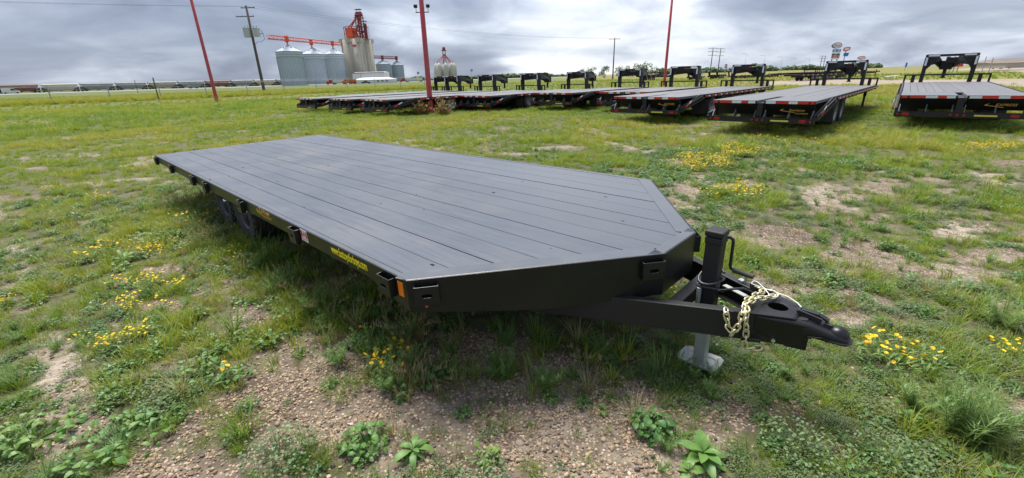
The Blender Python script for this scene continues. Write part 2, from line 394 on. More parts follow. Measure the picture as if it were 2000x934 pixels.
# ------------------------------------------------------------------ ground
def ground_material():
    m, t, b = material('field_soil_and_turf')
    geo = t.n('ShaderNodeNewGeometry').outputs['Position']
    bare = t.n('ShaderNodeAttribute', attribute_name='bare').outputs['Fac']
    rad = t.n('ShaderNodeAttribute', attribute_name='reach').outputs['Fac']
    # soil with embedded grit
    n1 = t.noise(geo, 0.75, 6, 0.68); n2 = t.noise(geo, 14, 5, 0.65); n3 = t.noise(geo, 60, 3, 0.6)
    soil = t.ramp(n1, [(0.33, (0.075, 0.056, 0.040)), (0.48, (0.180, 0.145, 0.108)), (0.64, (0.33, 0.285, 0.228))])
    soil = t.mix(t.ramp(n2, [(0.35, 0.75), (0.62, 0.0)]), soil, (0.055, 0.042, 0.032))
    vo = t.n('ShaderNodeTexVoronoi', {'Vector': geo, 'Scale': 58.0, 'Randomness': 1.0})
    sep = t.n('ShaderNodeSeparateColor', {0: vo.outputs['Color']}).outputs
    grit = t.ramp(sep[0], [(0.0, (0.08, 0.065, 0.055)), (0.3, (0.24, 0.18, 0.13)), (0.6, (0.38, 0.28, 0.19)), (0.85, (0.44, 0.34, 0.25)), (1.0, (0.50, 0.43, 0.36))])
    gm = t.math('MULTIPLY', t.math('LESS_THAN', vo.outputs['Distance'], 0.42), t.math('GREATER_THAN', sep[1], 0.35))
    soil = t.mix(t.math('MULTIPLY', gm, 0.8), soil, grit)
    # low moss, thatch and turf
    t1 = t.noise(geo, 0.35, 5, 0.6); t2 = t.noise(geo, 5.0, 5, 0.65); t3 = t.noise(geo, 0.045, 4, 0.6)
    turf_n = t.ramp(t.math('ADD', t.math('MULTIPLY', t2, 0.4), t.math('MULTIPLY', t.noise(geo, 26.0, 5, 0.75), 0.6)), [(0.3, (0.045, 0.038, 0.026)), (0.5, (0.085, 0.085, 0.040)), (0.7, (0.15, 0.145, 0.075))])
    far = t.ramp(t.math('ADD', t.math('MULTIPLY', t1, 0.45), t.math('ADD', t.math('MULTIPLY', t2, 0.2), t.math('MULTIPLY', t3, 0.35))),
                 [(0.36, (0.058, 0.084, 0.024)), (0.46, (0.080, 0.106, 0.028)), (0.54, (0.108, 0.124, 0.034)), (0.64, (0.145, 0.130, 0.046))])
    gx = t.n('ShaderNodeSeparateXYZ', {0: geo}).outputs[0]
    far = t.mix(t.n('ShaderNodeMapRange', {0: gx, 1: 10.0, 2: 60.0, 3: 0.0, 4: 0.7}).outputs[0], far, (0.20, 0.175, 0.050))
    fm = t.n('ShaderNodeMapRange', {0: rad, 1: 18.0, 2: 50.0}, interpolation_type='SMOOTHSTEP').outputs[0]
    turf = t.mix(fm, turf_n, far)
    bm = t.ramp(t.math('ADD', bare, t.math('MULTIPLY_ADD', t.noise(geo, 9.0, 5, 0.7), 0.9, -0.45)), [(0.2, 0.0), (0.6, 1.0)])
    c = t.mix(bm, turf, soil)
    hgt = t.math('ADD', t.math('MULTIPLY', n2, 0.6), t.math('ADD', t.math('MULTIPLY', n3, 0.25), t.math('MULTIPLY', t.math('SUBTRACT', 0.5, vo.outputs['Distance']), t.math('MULTIPLY', gm, 0.35))))
    bp = t.n('ShaderNodeBump', {'Strength': 0.9, 'Distance': 0.02, 'Height': hgt})
    setin(t, b, color=c, rough=0.92, normal=bp.outputs[0], spec=0.25)
    return m
M['ground'] = ground_material()
def build_ground():
    na = 520
    # finer angular steps in front of the gate than behind it
    a = np.sort(np.concatenate([np.linspace(-66, 66, 420, endpoint=False), np.linspace(66, 294, 100, endpoint=False)])) * math.pi / 180
    na = len(a)
    r = np.concatenate([[0.25], np.geomspace(0.6, 90, 300), np.geomspace(100, 9000, 60)])
    R, A = np.meshgrid(r, a, indexing='ij')
    X = R * np.sin(A); Y = R * np.cos(A); Z = gz(X, Y)
    verts = np.stack([X, Y, Z], -1).reshape(-1, 3)
    nr = len(r)
    i, k = np.meshgrid(np.arange(nr - 1), np.arange(na), indexing='ij')
    k2 = (k + 1) % na
    f = np.stack([i * na + k, (i + 1) * na + k, (i + 1) * na + k2, i * na + k2], -1).reshape(-1, 4)[:, ::-1]
    me = bpy.data.meshes.new('ground')
    me.vertices.add(len(verts) + 1); me.vertices.foreach_set('co', np.vstack([verts, [0, 0, gz(0, 0)]]).ravel())
    tri = np.array([[j, (j + 1) % na, len(verts)] for j in range(na)])[:, ::-1]
    loops = np.concatenate([f.ravel(), tri.ravel()])
    me.loops.add(len(loops)); me.loops.foreach_set('vertex_index', loops)
    starts = np.concatenate([np.arange(len(f)) * 4, len(f) * 4 + np.arange(len(tri)) * 3])
    me.polygons.add(len(starts)); me.polygons.foreach_set('loop_start', starts)
    me.polygons.foreach_set('use_smooth', [True] * len(starts))
    me.update(); me.validate()
    ba = np.append(bare_at(X.ravel(), Y.ravel()), 0.5)
    at1 = me.attributes.new('bare', 'FLOAT', 'POINT'); at1.data.foreach_set('value', ba.astype(np.float32))
    at2 = me.attributes.new('reach', 'FLOAT', 'POINT'); at2.data.foreach_set('value', np.append(R.ravel(), 0).astype(np.float32))
    me.materials.append(M['ground'])
    o = inst('ground', me); tag(o, kind='structure')
    # normals up
    if me.polygons[5000].normal.z < 0: me.flip_normals()
build_ground()

# ------------------------------------------------------------------ the flatbed trailer in front
DH = 0.75
HOLEB = [(math.cos(k * math.pi / 8), math.sin(k * math.pi / 8)) for k in range(16)]
def slot(cx, cz, w, h, n=6):
    r = h / 2; pts = []
    for k in range(n + 1): a = -math.pi / 2 + math.pi * k / n; pts.append((cx + w / 2 - r + r * math.cos(a), cz + r * math.sin(a)))
    for k in range(n + 1): a = math.pi / 2 + math.pi * k / n; pts.append((cx - w / 2 + r + r * math.cos(a), cz + r * math.sin(a)))
    return pts

def make_tyre_mesh(R, W, ri):
    mb = MB(); h = W / 2
    prof = [(ri, -h * 0.78), (ri + 0.012, -h * 0.92), (ri + (R - ri) * 0.5, -h), (R - 0.035, -h * 0.95), (R - 0.010, -h * 0.80)]
    for k in range(5):                                # tread ribs with grooves between
        c = -h * 0.70 + k * h * 0.35; w = h * 0.135
        prof += [(R - 0.010, c - w), (R, c - w + 0.002), (R, c + w - 0.002), (R - 0.010, c + w)]
    prof += [(R - 0.010, h * 0.80), (R - 0.035, h * 0.95), (ri + (R - ri) * 0.5, h), (ri + 0.012, h * 0.92), (ri, h * 0.78)]
    mb.lathe(prof, 40, 'Y', smooth=False)
    for k in range(28):                                # shoulder blocks
        a = 2 * math.pi * k / 28
        for sg in (-1, 1):
            mb.box((math.cos(a) * (R - 0.022), sg * h * 0.93, math.sin(a) * (R - 0.022)), (0.035, 0.018, 0.034), Matrix.Rotation(-a, 3, 'Y'))
    return mb.mesh('tyre', [M['rubber']])
def make_rim_mesh(ri, W, mat, dish=0.5):
    mb = MB(); h = W / 2
    for sg in (-1, 1):
        mb.lathe([(ri + 0.006, sg * h * 0.80), (ri + 0.008, sg * h * 0.88), (ri - 0.012, sg * h * 0.86), (ri - 0.025, sg * h * 0.55), (ri - 0.035, sg * h * 0.2)], 36, 'Y')
    d = -h * dish
    mb.lathe([(ri - 0.035, -h * 0.2), (ri - 0.045, d + 0.02), (ri * 0.62, d), (ri * 0.56, d - 0.018), (ri * 0.34, d - 0.018), (ri * 0.30, d), (0.0, d)], 36, 'Y')
    for k in range(6):
        a = 2 * math.pi * k / 6
        mb.lathe([(0.013, d - 0.018), (0.013, d - 0.036), (0.0, d - 0.038)], 8, 'Y', c=(math.cos(a) * ri * 0.45, 0, math.sin(a) * ri * 0.45))
    return mb.mesh('rim', [mat])
def make_hub_mesh(ri, W, dish, mat):
    mb = MB(); d = -W / 2 * dish
    mb.lathe([(ri * 0.15, d), (ri * 0.14, d - 0.05), (ri * 0.09, d - 0.06), (0.0, d - 0.06)], 14, 'Y')
    return mb.mesh('hub', [mat])
TY_MAIN = make_tyre_mesh(0.362, 0.215, 0.20); RIM_MAIN = make_rim_mesh(0.20, 0.215, M['rim_dark'], 0.25); HUB_MAIN = make_hub_mesh(0.20, 0.215, 0.25, M['chrome'])
def text_obj(name, s, mat, parent, loc, rot, size, ext=0.0008, sx=1.0, bold=True, align='LEFT', shear=0.0):
    cu = bpy.data.curves.new(name, 'FONT'); cu.body = s; cu.size = size; cu.extrude = ext; cu.align_x = align; cu.shear = shear
    if bold: cu.offset = size * 0.010
    cu.materials.append(mat)
    tmp = bpy.data.objects.new(name + '_outline', cu)
    me = bpy.data.meshes.new_from_object(tmp); me.name = name
    bpy.data.objects.remove(tmp); bpy.data.curves.remove(cu)
    if not me.materials: me.materials.append(mat)
    return inst(name, me, parent, loc, rot, (sx, 1, 1))
RX90 = math.pi / 2

def build_flatbed():
    yaw = -0.769
    cs, sn = math.cos(yaw), math.sin(yaw)
    u = Vector((cs, sn, 0.0071)).normalized(); w = Vector((-sn, cs, 0.0161)); w = (w - u * w.dot(u)).normalized(); z = u.cross(w)
    root = empty('flatbed_trailer', label='long black flatbed trailer with plank deck and tapered nose in the foreground grass', cat='trailer')
    root.matrix_world = Matrix(((u[0], w[0], z[0], 0.3795), (u[1], w[1], z[1], 2.8749), (u[2], w[2], z[2], 0.0), (0, 0, 0, 1)))
    T = DH; HW = 1.295; NU = 0.8375; NW = 0.206
    # planks
    n = 13; pw = 2 * 1.250 / n
    def front(wc):
        wi = abs(wc)
        return min(NU - 0.075, (HW - wi) * NU / (HW - NW) - 0.118)
    kw = (HW - NW) / NU
    wcorner = HW - (NU - 0.075 + 0.118) * kw
    for i in range(n):
        a = -1.250 + i * pw + 0.0012 + random.uniform(0, 0.0014); b = -1.250 + (i + 1) * pw - 0.0012 - random.uniform(0, 0.0014)
        ws = [a] + [c for c in (-wcorner, wcorner) if a < c < b] + [b]
        dz = random.uniform(-0.0012, 0.0008)
        # two lengths butt together on most boards
        ends = [-6.80]
        j = random.choice([-4.6, -3.4, -2.2, -5.2, None])
        pieces = [(-6.80, j), (j, None)] if j else [(-6.80, None)]
        for (u0, u1) in pieces:
            if u1 is None: poly = [(u0 + (0.0015 if u0 > -6.7 else 0), a)] + [(front(x), x) for x in ws] + [(u0 + (0.0015 if u0 > -6.7 else 0), b)]
            else: poly = [(u0, a), (u1 - 0.0015, a), (u1 - 0.0015, b), (u0, b)]
            mb = MB(); zt = T - 0.0035 + dz + random.uniform(-0.0006, 0.0006)
            top = [Vector((p[0], p[1], zt)) for p in poly]
            cen = sum(top, Vector()) / len(top)
            lo = [Vector((p[0], p[1], zt - 0.0045)) for p in poly]
            bot = [Vector((p[0], p[1], zt - 0.04)) for p in poly]
            wc = (a + b) / 2
            tin = [Vector((p.x + (0.0015 if p.x < cen.x else -0.0015), p.y + (0.0013 if p.y < wc else -0.0013), p.z)) for p in top]
            m_ = len(poly)
            mb.add(bot + lo + tin, [tuple(range(m_))] + [(k, (k + 1) % m_, m_ + (k + 1) % m_, m_ + k) for k in range(m_)] +
                   [(m_ + k, m_ + (k + 1) % m_, 2 * m_ + (k + 1) % m_, 2 * m_ + k) for k in range(m_)] + [tuple(range(2 * m_, 3 * m_))])
            mb.build('plank', M['deck'], root)
    # side rails: a channel each side, its web deepening towards the nose
    for sg in (-1, 1):
        mb = MB()
        mb.slab([(-6.85, sg * HW, T - 0.10), (-0.40, sg * HW, T - 0.10), (0.0, sg * HW, T - 0.182), (0.0, sg * HW, T), (-6.85, sg * HW, T)], (0, -sg * 0.010, 0))
        m2 = MB(); m2.span((-6.85, sg * (HW - 0.0105), T - 0.008), (-0.062, sg * 1.252, T - 0.0015)); m2.build('border_plate', M['deck_trim'], root, bevel=0.002)
        mb.span((-6.85, sg * (HW - 0.010), T - 0.10), (-0.42, sg * 1.225, T - 0.092))
        o = mb.build('side_rail', M['deck_steel'], root, bevel=0.004)
    # rear rail with stop lamps
    mb = MB(); mb.span((-6.87, -HW + 0.001, T - 0.12), (-6.80, HW - 0.001, T - 0.002)); mb.build('rear_rail', M['deck_steel'], root, bevel=0.006)
    # nose: two raked plates and a short front plate
    FLx, NLx = Vector((0.0, HW)), Vector((NU, NW)); L2 = (NLx - FLx).length; d2 = (NLx - FLx) / L2
    nrm = Vector((-d2.y, d2.x)); nrm = nrm if nrm.dot(Vector((1, 1))) > 0 else -nrm
    for sg in (-1, 1):
        def P(s, zz, off=0.0): q = FLx + d2 * s - nrm * off; return Vector((q.x, sg * q.y, zz))
        mb = MB()
        poly = [P(0, T - 0.182), P(0.45, T - 0.232), P(0.69, T - 0.256), P(L2, T - 0.248), P(L2, T), P(0, T)]
        mb.slab(poly, Vector((-nrm.x, -sg * nrm.y, 0)) * 0.010)
        mb.build('nose_plate', M['deck_steel'], root, bevel=0.002); mb = MB()
        mb.slab([P(0.0, T - 0.0075, 0.010), P(L2 - 0.006, T - 0.0075, 0.010), P(L2 - 0.03, T - 0.0075, 0.112), P(-0.02, T - 0.0075, 0.112), P(-0.06, T - 0.0075, 0.055)], (0, 0, 0.0072))
        mb.build('border_plate', M['deck_trim'], root, bevel=0.003)
    mb = MB()
    mb.span((NU - 0.010, -NW, T - 0.25), (NU, NW, T))
    mb.build('front_plate', M['deck_steel'], root, bevel=0.004); mb = MB()
    mb.slab([(NU - 0.075, -NW - 0.07, T - 0.0075), (NU - 0.075, NW + 0.07, T - 0.0075), (NU - 0.010, NW + 0.004, T - 0.0075), (NU - 0.010, -NW - 0.004, T - 0.0075)], (0, 0, 0.0072))
    mb.build('border_plate', M['deck_trim'], root, bevel=0.003)
    # chassis below
    mb = MB()
    for sg in (-1, 1):
        mb.span((-6.7, sg * 0.44, T - 0.33), (-0.3, sg * 0.52, T - 0.145)); mb.span((-6.7, sg * 0.40, T - 0.345), (-0.3, sg * 0.56, T - 0.331))
    mb.build('main_beam', M['black'], root)
    for k in range(14):
        mb = MB(); x = -6.5 + k * 0.485; mb.span((x, -1.22, T - 0.14), (x + 0.05, 1.22, T - 0.045)); mb.build('cross_member', M['black'], root)
    # A-frame tongue
    tk = 0.4663
    for sg in (-1, 1):
        mb = MB()
        def B(x, off, zz): return Vector((x, sg * (0.036 + tk * (1.52 - x) - off), zz))
        x0, x1 = -0.55, 1.50
        zt, zb = T - 0.230, T - 0.384
        mb.prism([B(x0, 0, zb), B(x1, 0, zb), B(x1, 0.009, zb), B(x0, 0.009, zb)], [B(x0, 0, zt), B(x1, 0, zt), B(x1, 0.009, zt), B(x0, 0.009, zt)])
        mb.prism([B(x0, 0.009, zt - 0.011), B(x1, 0.009, zt - 0.011), B(x1, 0.058, zt - 0.011), B(x0, 0.058, zt - 0.011)], [B(x0, 0.009, zt - 0.001), B(x1, 0.009, zt - 0.001), B(x1, 0.058, zt - 0.001), B(x0, 0.058, zt - 0.001)])
        mb.prism([B(x0, 0.009, zb + 0.001), B(x1, 0.009, zb + 0.001), B(x1, 0.058, zb + 0.001), B(x0, 0.058, zb + 0.001)], [B(x0, 0.009, zb + 0.011), B(x1, 0.009, zb + 0.011), B(x1, 0.058, zb + 0.011), B(x0, 0.058, zb + 0.011)])
        mb.build('tongue_beam', M['black'], root, bevel=0.003)
    mb = MB(); mb.span((0.90, -0.275, T - 0.31), (0.965, 0.275, T - 0.2335)); mb.build('jack_crossbar', M['deck_steel'], root, bevel=0.004)
    # coupler: flat plate with a hole, necking down to the ball socket
    mb = MB()
    zt = T - 0.224
    out = [(1.205, -0.188), (1.30, -0.144), (1.44, -0.084), (1.46, -0.070), (1.46, 0.070), (1.44, 0.084), (1.30, 0.144), (1.205, 0.188), (1.235, 0.10), (1.235, -0.10)]
    hole = [(1.36 + 0.046 * c, 0.042 * s) for c, s in HOLEB]
    bm_to_mb(mb, plate_with_hole(out, hole, lambda a, b: (a, b, zt - max(0, a - 1.44) * 0.20), (0, 0, -0.012)))
    for sg in (-1, 1):
        mb.slab([(1.30, sg * 0.146, T - 0.236), (1.44, sg * 0.086, T - 0.236), (1.52, sg * 0.066, T - 0.250), (1.52, sg * 0.066, T - 0.386), (1.44, sg * 0.086, T - 0.386), (1.30, sg * 0.146, T - 0.32)], (0, -sg * 0.010, 0))
    mb.build('coupler', M['deck_steel'], root, bevel=0.005, seg=3)
    mb = MB()
    prof = [(0.0, 0.050), (0.016, 0.048), (0.030, 0.041), (0.041, 0.027), (0.046, 0.008), (0.047, -0.02)]
    mb.lathe(prof, 28, 'Z', c=(1.622, 0, T - 0.290))
    secs = [(1.42, 0.094, -0.2285), (1.47, 0.079, -0.232), (1.52, 0.070, -0.241), (1.56, 0.061, -0.253), (1.60, 0.056, -0.262), (1.64, 0.050, -0.268), (1.668, 0.030, -0.284)]
    vs = []; NS = 10
    for (uu, hw, zt_) in secs:
        r_ = min(0.022, hw * 0.5)
        half = [(-hw, -0.304), (-hw, zt_ - r_), (-hw + r_ * 0.3, zt_ - r_ * 0.3), (-hw + r_, zt_), (-hw * 0.3, zt_ + 0.001)]
        vs += [(uu, a, T + b) for a, b in half] + [(uu, -a, T + b) for a, b in half[::-1]]
    mb.add(vs, [(k * NS + q, k * NS + q + 1, (k + 1) * NS + q + 1, (k + 1) * NS + q) for k in range(len(secs) - 1) for q in range(NS - 1)] + [tuple((len(secs) - 1) * NS + q for q in range(NS))], smooth=True)
    lo = [(1.515, -0.082), (1.545, -0.074), (1.575, -0.070), (1.61, -0.068), (1.645, -0.062), (1.668, -0.044), (1.680, -0.018)]
    lip = lo + [(p[0], -p[1]) for p in lo[::-1]]
    mb.prism([(p[0], p[1], T - 0.306 + 0.010 * (1 - min(1, abs(p[0] - 1.58) / 0.06))) for p in lip], [(p[0], p[1], T - 0.297 + 0.010 * (1 - min(1, abs(p[0] - 1.58) / 0.06))) for p in lip])
    sock = mb.build('ball_socket', M['deck_steel'], root, bevel=0.004, seg=3)
    mb = MB()
    mb.bar((1.46, 0.012, T - 0.210), (1.535, 0.012, T - 0.214), 0.030, 0.016); mb.bar((1.535, 0.012, T - 0.214), (1.575, 0.012, T - 0.232), 0.030, 0.012)
    mb.bar((1.455, -0.012, T - 0.218), (1.55, -0.012, T - 0.234), 0.014, 0.03); mb.tube([(1.452, -0.02, T - 0.212), (1.452, 0.03, T - 0.212)], 0.009, 8)
    mb.build('coupler_latch', M['black'], root, bevel=0.003)
    mb = MB(); mb.span((1.560, -0.012, T - 0.2560), (1.592, 0.014, T - 0.240)); mb.build('latch_slot', M['cable'], root)
    # jack
    ju = 1.02
    mb = MB(); mb.span((ju - 0.042, -0.042, T - 0.42), (ju + 0.042, 0.042, T + 0.078)); o = mb.build('jack_post', M['black'], root, bevel=0.007, seg=3)
    mb = MB(); mb.span((ju - 0.046, -0.046, T + 0.045), (ju + 0.046, 0.046, T + 0.083)); mb.span((ju - 0.049, -0.049, T + 0.086), (ju + 0.049, 0.049, T + 0.120))
    mb.build('jack_cap', M['black'], root, bevel=0.008, seg=3)
    mb = MB()
    mb.span((ju - 0.034, -0.034, T - 0.70), (ju + 0.034, 0.034, T - 0.40)); mb.build('drop_leg', M['galv'], root, bevel=0.006)
    mb = MB(); ft = [(0.905, -0.062), (0.925, -0.082), (1.115, -0.082), (1.135, -0.062), (1.138, 0.0), (1.135, 0.062), (1.115, 0.082), (0.925, 0.082), (0.905, 0.062), (0.902, 0.0)]
    def rimz(p): return T - 0.722 + 0.012 * (abs(p[0] - ju) > 0.085)
    ring = [Vector((ju + (p[0] - ju) * 0.66, p[1] * 0.66, T - 0.718)) for p in ft]; ou = [Vector((p[0], p[1], T - 0.710 + 0.010 * (abs(p[0] - ju) > 0.08))) for p in ft]; N_ = len(ft)
    flat = [Vector((ju + (p[0] - ju) * 0.76, p[1] * 0.74, T - 0.711)) for p in ft]
    dn = [v - Vector((0, 0, 0.012)) for v in ou]
    mb.add(ring + flat + ou + dn, [tuple(range(N_))] + [(k, (k + 1) % N_, N_ + (k + 1) % N_, N_ + k) for k in range(N_)] + [(N_ + k, N_ + (k + 1) % N_, 2 * N_ + (k + 1) % N_, 2 * N_ + k) for k in range(N_)] + [(2 * N_ + k, 2 * N_ + (k + 1) % N_, 3 * N_ + (k + 1) % N_, 3 * N_ + k) for k in range(N_)])
    mb.build('jack_foot', M['galv'], root)
    mb = MB()
    cw = 0.052; cu_ = ju + 0.062
    mb.tube([(ju + 0.02, cw - 0.012, T + 0.070), (cu_ - 0.008, cw, T + 0.070), (cu_ + 0.006, cw, T + 0.062), (cu_ + 0.010, cw, T + 0.045), (cu_ + 0.012, cw, T - 0.085), (cu_ + 0.016, cw, T - 0.103), (cu_ + 0.035, cw - 0.004, T - 0.111)], 0.0085, 10)
    ck = mb.build('crank_handle', M['black'], root)
    mb = MB(); mb.tube([(cu_ + 0.030, cw - 0.002, T - 0.111), (cu_ + 0.135, cw - 0.012, T - 0.117)], 0.0135, 12); mb.build('grip', M['rubber'], ck)
    # wheels, two axles
    for uu in (-3.72, -4.52):
        mb = MB(); mb.tube([(uu, -0.95, 0.36), (uu, 0.95, 0.36)], 0.035, 12); mb.span((uu - 0.3, -0.52, 0.40), (uu + 0.3, -0.46, 0.43)); mb.span((uu - 0.3, 0.46, 0.40), (uu + 0.3, 0.52, 0.43)); mb.build('axle', M['black'], root)
        for sg in (-1, 1):
            wh = inst('wheel', TY_MAIN, root, (uu, sg * 0.965, 0.352), (0, random.uniform(0, 3), 0 if sg < 0 else math.pi))
            inst('rim', RIM_MAIN, wh); inst('hub', HUB_MAIN, wh)
    # stake pockets along both sides and on the nose
    def pocket(M4):
        mb = MB(); W_, Hh, D = 0.125, 0.105, 0.036
        bm = plate_with_hole([(-W_ / 2, 0.0), (W_ / 2, 0.0), (W_ / 2, -Hh), (-W_ / 2, -Hh)], slot(0, -0.052, 0.052, 0.020), lambda a, b: (a, -D, b), (0, 0.006, 0))
        bm_to_mb(mb, bm)
        mb.span((-W_ / 2, -D + 0.006, -Hh), (-W_ / 2 + 0.006, 0.001, 0.0)); mb.span((W_ / 2 - 0.006, -D + 0.006, -Hh), (W_ / 2, 0.001, 0.0))
        o = mb.build('stake_pocket', M['deck_steel'], root, bevel=0.0025, seg=2); o.matrix_local = M4
    for uc in (-0.175, -1.40, -2.62, -3.84, -4.42, -5.62, -6.70):
        pocket(Matrix.Translation((uc, -HW, T - 0.018)))
        pocket(Matrix.Translation((uc, HW, T - 0.018)) @ Matrix.Rotation(math.pi, 4, 'Z'))
    for sg in (-1, 1):
        ang = math.atan2(d2.y * sg, d2.x)
        for s in (0.095, 1.300):
            q = FLx + d2 * s
            R_ = Matrix.Rotation(ang, 4, 'Z') if sg < 0 else Matrix.Rotation(ang + math.pi, 4, 'Z')
            pocket(Matrix.Translation((q.x, sg * q.y, T - 0.028)) @ R_)
    # lamps, reflectors and lettering
    for sg in (-1, 1):
        mb = MB(); mb.span((-0.082, sg * (HW + 0.004), T - 0.105), (-0.035, sg * (HW - 0.002), T - 0.022)); mb.build('side_reflector', M['orange'], root, bevel=0.006, seg=3)
        q = FLx + d2 * 0.085 + nrm * 0.006
        mb = MB(); mb.lathe([(0.0, 0.008), (0.006, 0.0065), (0.009, 0.0), (0.010, -0.006)], 14, 'Y')
        o = mb.build('marker_lamp', M['amber'], root); o.location = (q.x, sg * q.y, T - 0.150); o.rotation_euler = (0, 0, math.atan2(nrm.y * sg, nrm.x) - math.pi / 2)
    text_obj('website_decal', 'www.fasttoysforboys.com', M['yellow'], root, (-0.838, -HW - 0.0015, T - 0.062), (RX90, 0, 0), 0.076, sx=0.555)
    text_obj('maker_decal', 'Rainbow', M['gold'], root, (-2.165, -HW - 0.0015, T - 0.040), (RX90, 0, 0), 0.060, sx=1.15, shear=0.25)
    text_obj('maker_decal', 'TRAILERS', M['gold'], root, (-2.03, -HW - 0.0015, T - 0.064), (RX90, 0, 0), 0.025, sx=1.3, shear=0.25)
    mb = MB(); mb.slab([(-2.215, -HW - 0.002, T - 0.012), (-2.19, -HW - 0.002, T - 0.04), (-2.02, -HW - 0.002, T - 0.066), (-2.03, -HW - 0.002, T - 0.070), (-2.21, -HW - 0.002, T - 0.048), (-2.225, -HW - 0.002, T - 0.03)], (0, 0.0015, 0)); mb.build('maker_decal', M['gold'], root)
    mb = MB(); f0, f1, ft_, fb = -1.315, -1.205, T - 0.004, T - 0.088
    q = (f1 - f0) / 4
    mb.span((f0, -HW - 0.0012, fb), (f1, -HW - 0.0002, ft_), 0)
    zc = (ft_ + fb) / 2 + 0.008; hh = 0.024
    mb.span((f0 + 0.004, -HW - 0.0022, zc - hh), (f0 + q, -HW - 0.0013, zc + hh), 1); mb.span((f1 - q, -HW - 0.0022, zc - hh), (f1 - 0.004, -HW - 0.0013, zc + hh), 1)
    leaf = [(0, 0.020), (0.004, 0.011), (0.010, 0.013), (0.008, 0.004), (0.016, 0.006), (0.012, -0.001), (0.016, -0.004), (0.004, -0.009), (0.001, -0.019)]
    leaf = leaf + [(-a, b) for a, b in leaf[::-1]]
    xc = (f0 + f1) / 2
    mb.slab([(xc + a, -HW - 0.0022, zc + b) for a, b in leaf], (0, 0.0009, 0), 1)
    mb.span((f0 + 0.015, -HW - 0.0022, fb + 0.012), (f1 - 0.015, -HW - 0.0013, fb + 0.016), 1)
    mb.build('flag_decal', [M['white_tape'], M['red_tape']], root)
    # breakaway box, spare plate and bolts on the far beam
    mb = MB(); R_ = Matrix.Rotation(math.atan2(-tk, 1), 3, 'Z')
    mb.box((1.245, 0.128, T - 0.214), (0.115, 0.040, 0.030), R_); mb.build('breakaway_box', M['black'], root, bevel=0.004)
    mb = MB(); mb.tube([(1.15, 0.175, T - 0.231), (1.15, 0.175, T - 0.185)], 0.007, 8); mb.box((1.13, 0.185, T - 0.222), (0.03, 0.03, 0.012), R_); mb.build('bracket_bolt', M['steel_grey'], root)
    mb = MB(); mb.box((1.12, 0.118, T - 0.262), (0.15, 0.030, 0.006), R_); mb.build('rating_plate', M['galv'], root)
    mb = MB(); mb.tube([(0.985, -0.06, T - 0.40), (0.985, -0.06, T - 0.215)], 0.013, 8); mb.build('jack_pin', M['galv'], root)
    # wiring loom wound round the jack
    pts = []
    for k in range(34):
        a = 0.6 + k * 0.42; r_ = 0.064 + 0.006 * math.sin(k * 0.9)
        pts.append((ju + r_ * math.cos(a), r_ * math.sin(a), T - 0.135 - 0.11 * (k / 33) + 0.018 * math.sin(k * 0.55)))
    pts += [(1.09, -0.06, T - 0.20), (1.14, -0.03, T - 0.185), (1.19, 0.0, T - 0.178), (1.22, 0.03, T - 0.20), (1.245, 0.04, T - 0.235)]
    mb = MB(); mb.tube(pts, 0.0068, 8); mb.build('wiring_loom', M['cable'], root)
    pts = [(1.27 + 0.075 * math.sin(k * 0.33), 0.055 + 0.05 * math.cos(k * 0.5) + 0.003 * k, T - 0.198 + 0.014 * abs(math.sin(k * 0.4))) for k in range(16)] + [(1.38, 0.08, T - 0.195), (1.43, 0.05, T - 0.20), (1.455, 0.02, T - 0.204)]
    mb = MB(); mb.tube(pts, 0.0026, 6); mb.build('breakaway_cable', M['wire_white'], root)
    # safety chain: separate links along three strands
    lk = MB(); lp = []
    for k in range(8): a = -math.pi / 2 + math.pi * k / 7; lp.append((0.0115 + 0.0115 * math.cos(a) , 0.0115 * math.sin(a), 0))
    lp = lp + [(-p[0], -p[1], 0) for p in lp]
    lk.tube(lp, 0.0046, 6, closed=True); link = lk.mesh('chain_link', [M['brass']])
    chain = empty('safety_chain', parent=root)
    def edge_w(x, off=0.012): return -max(0.080, 0.050 + tk * (1.52 - x)) - off - (0.010 if off > 0 else 0)
    zc0 = T - 0.213
    strands = [
        [(1.22, 0.13, zc0), (1.27, 0.09, zc0 + 0.012), (1.25, 0.02, zc0 + 0.012), (1.23, -0.06, zc0 + 0.008), (1.24, -0.12, zc0 + 0.006), (1.262, edge_w(1.262, -0.012), zc0), (1.27, edge_w(1.27), T - 0.250), (1.278, edge_w(1.278), T - 0.32), (1.282, edge_w(1.282, 0.016), T - 0.395), (1.305, edge_w(1.305, 0.012), T - 0.412), (1.335, edge_w(1.335, 0.006), T - 0.405)],
        [(1.17, edge_w(1.17, -0.03), zc0 - 0.012), (1.185, edge_w(1.185, 0.004), T - 0.240), (1.205, edge_w(1.205, 0.012), T - 0.31), (1.225, edge_w(1.225, 0.014), T - 0.335), (1.243, edge_w(1.243, 0.012), T - 0.29), (1.248, edge_w(1.248, 0.006), T - 0.235), (1.24, edge_w(1.24, -0.05), zc0 + 0.01), (1.26, -0.06, zc0 + 0.02), (1.31, 0.03, zc0 + 0.014), (1.345, 0.10, zc0 + 0.006)]]
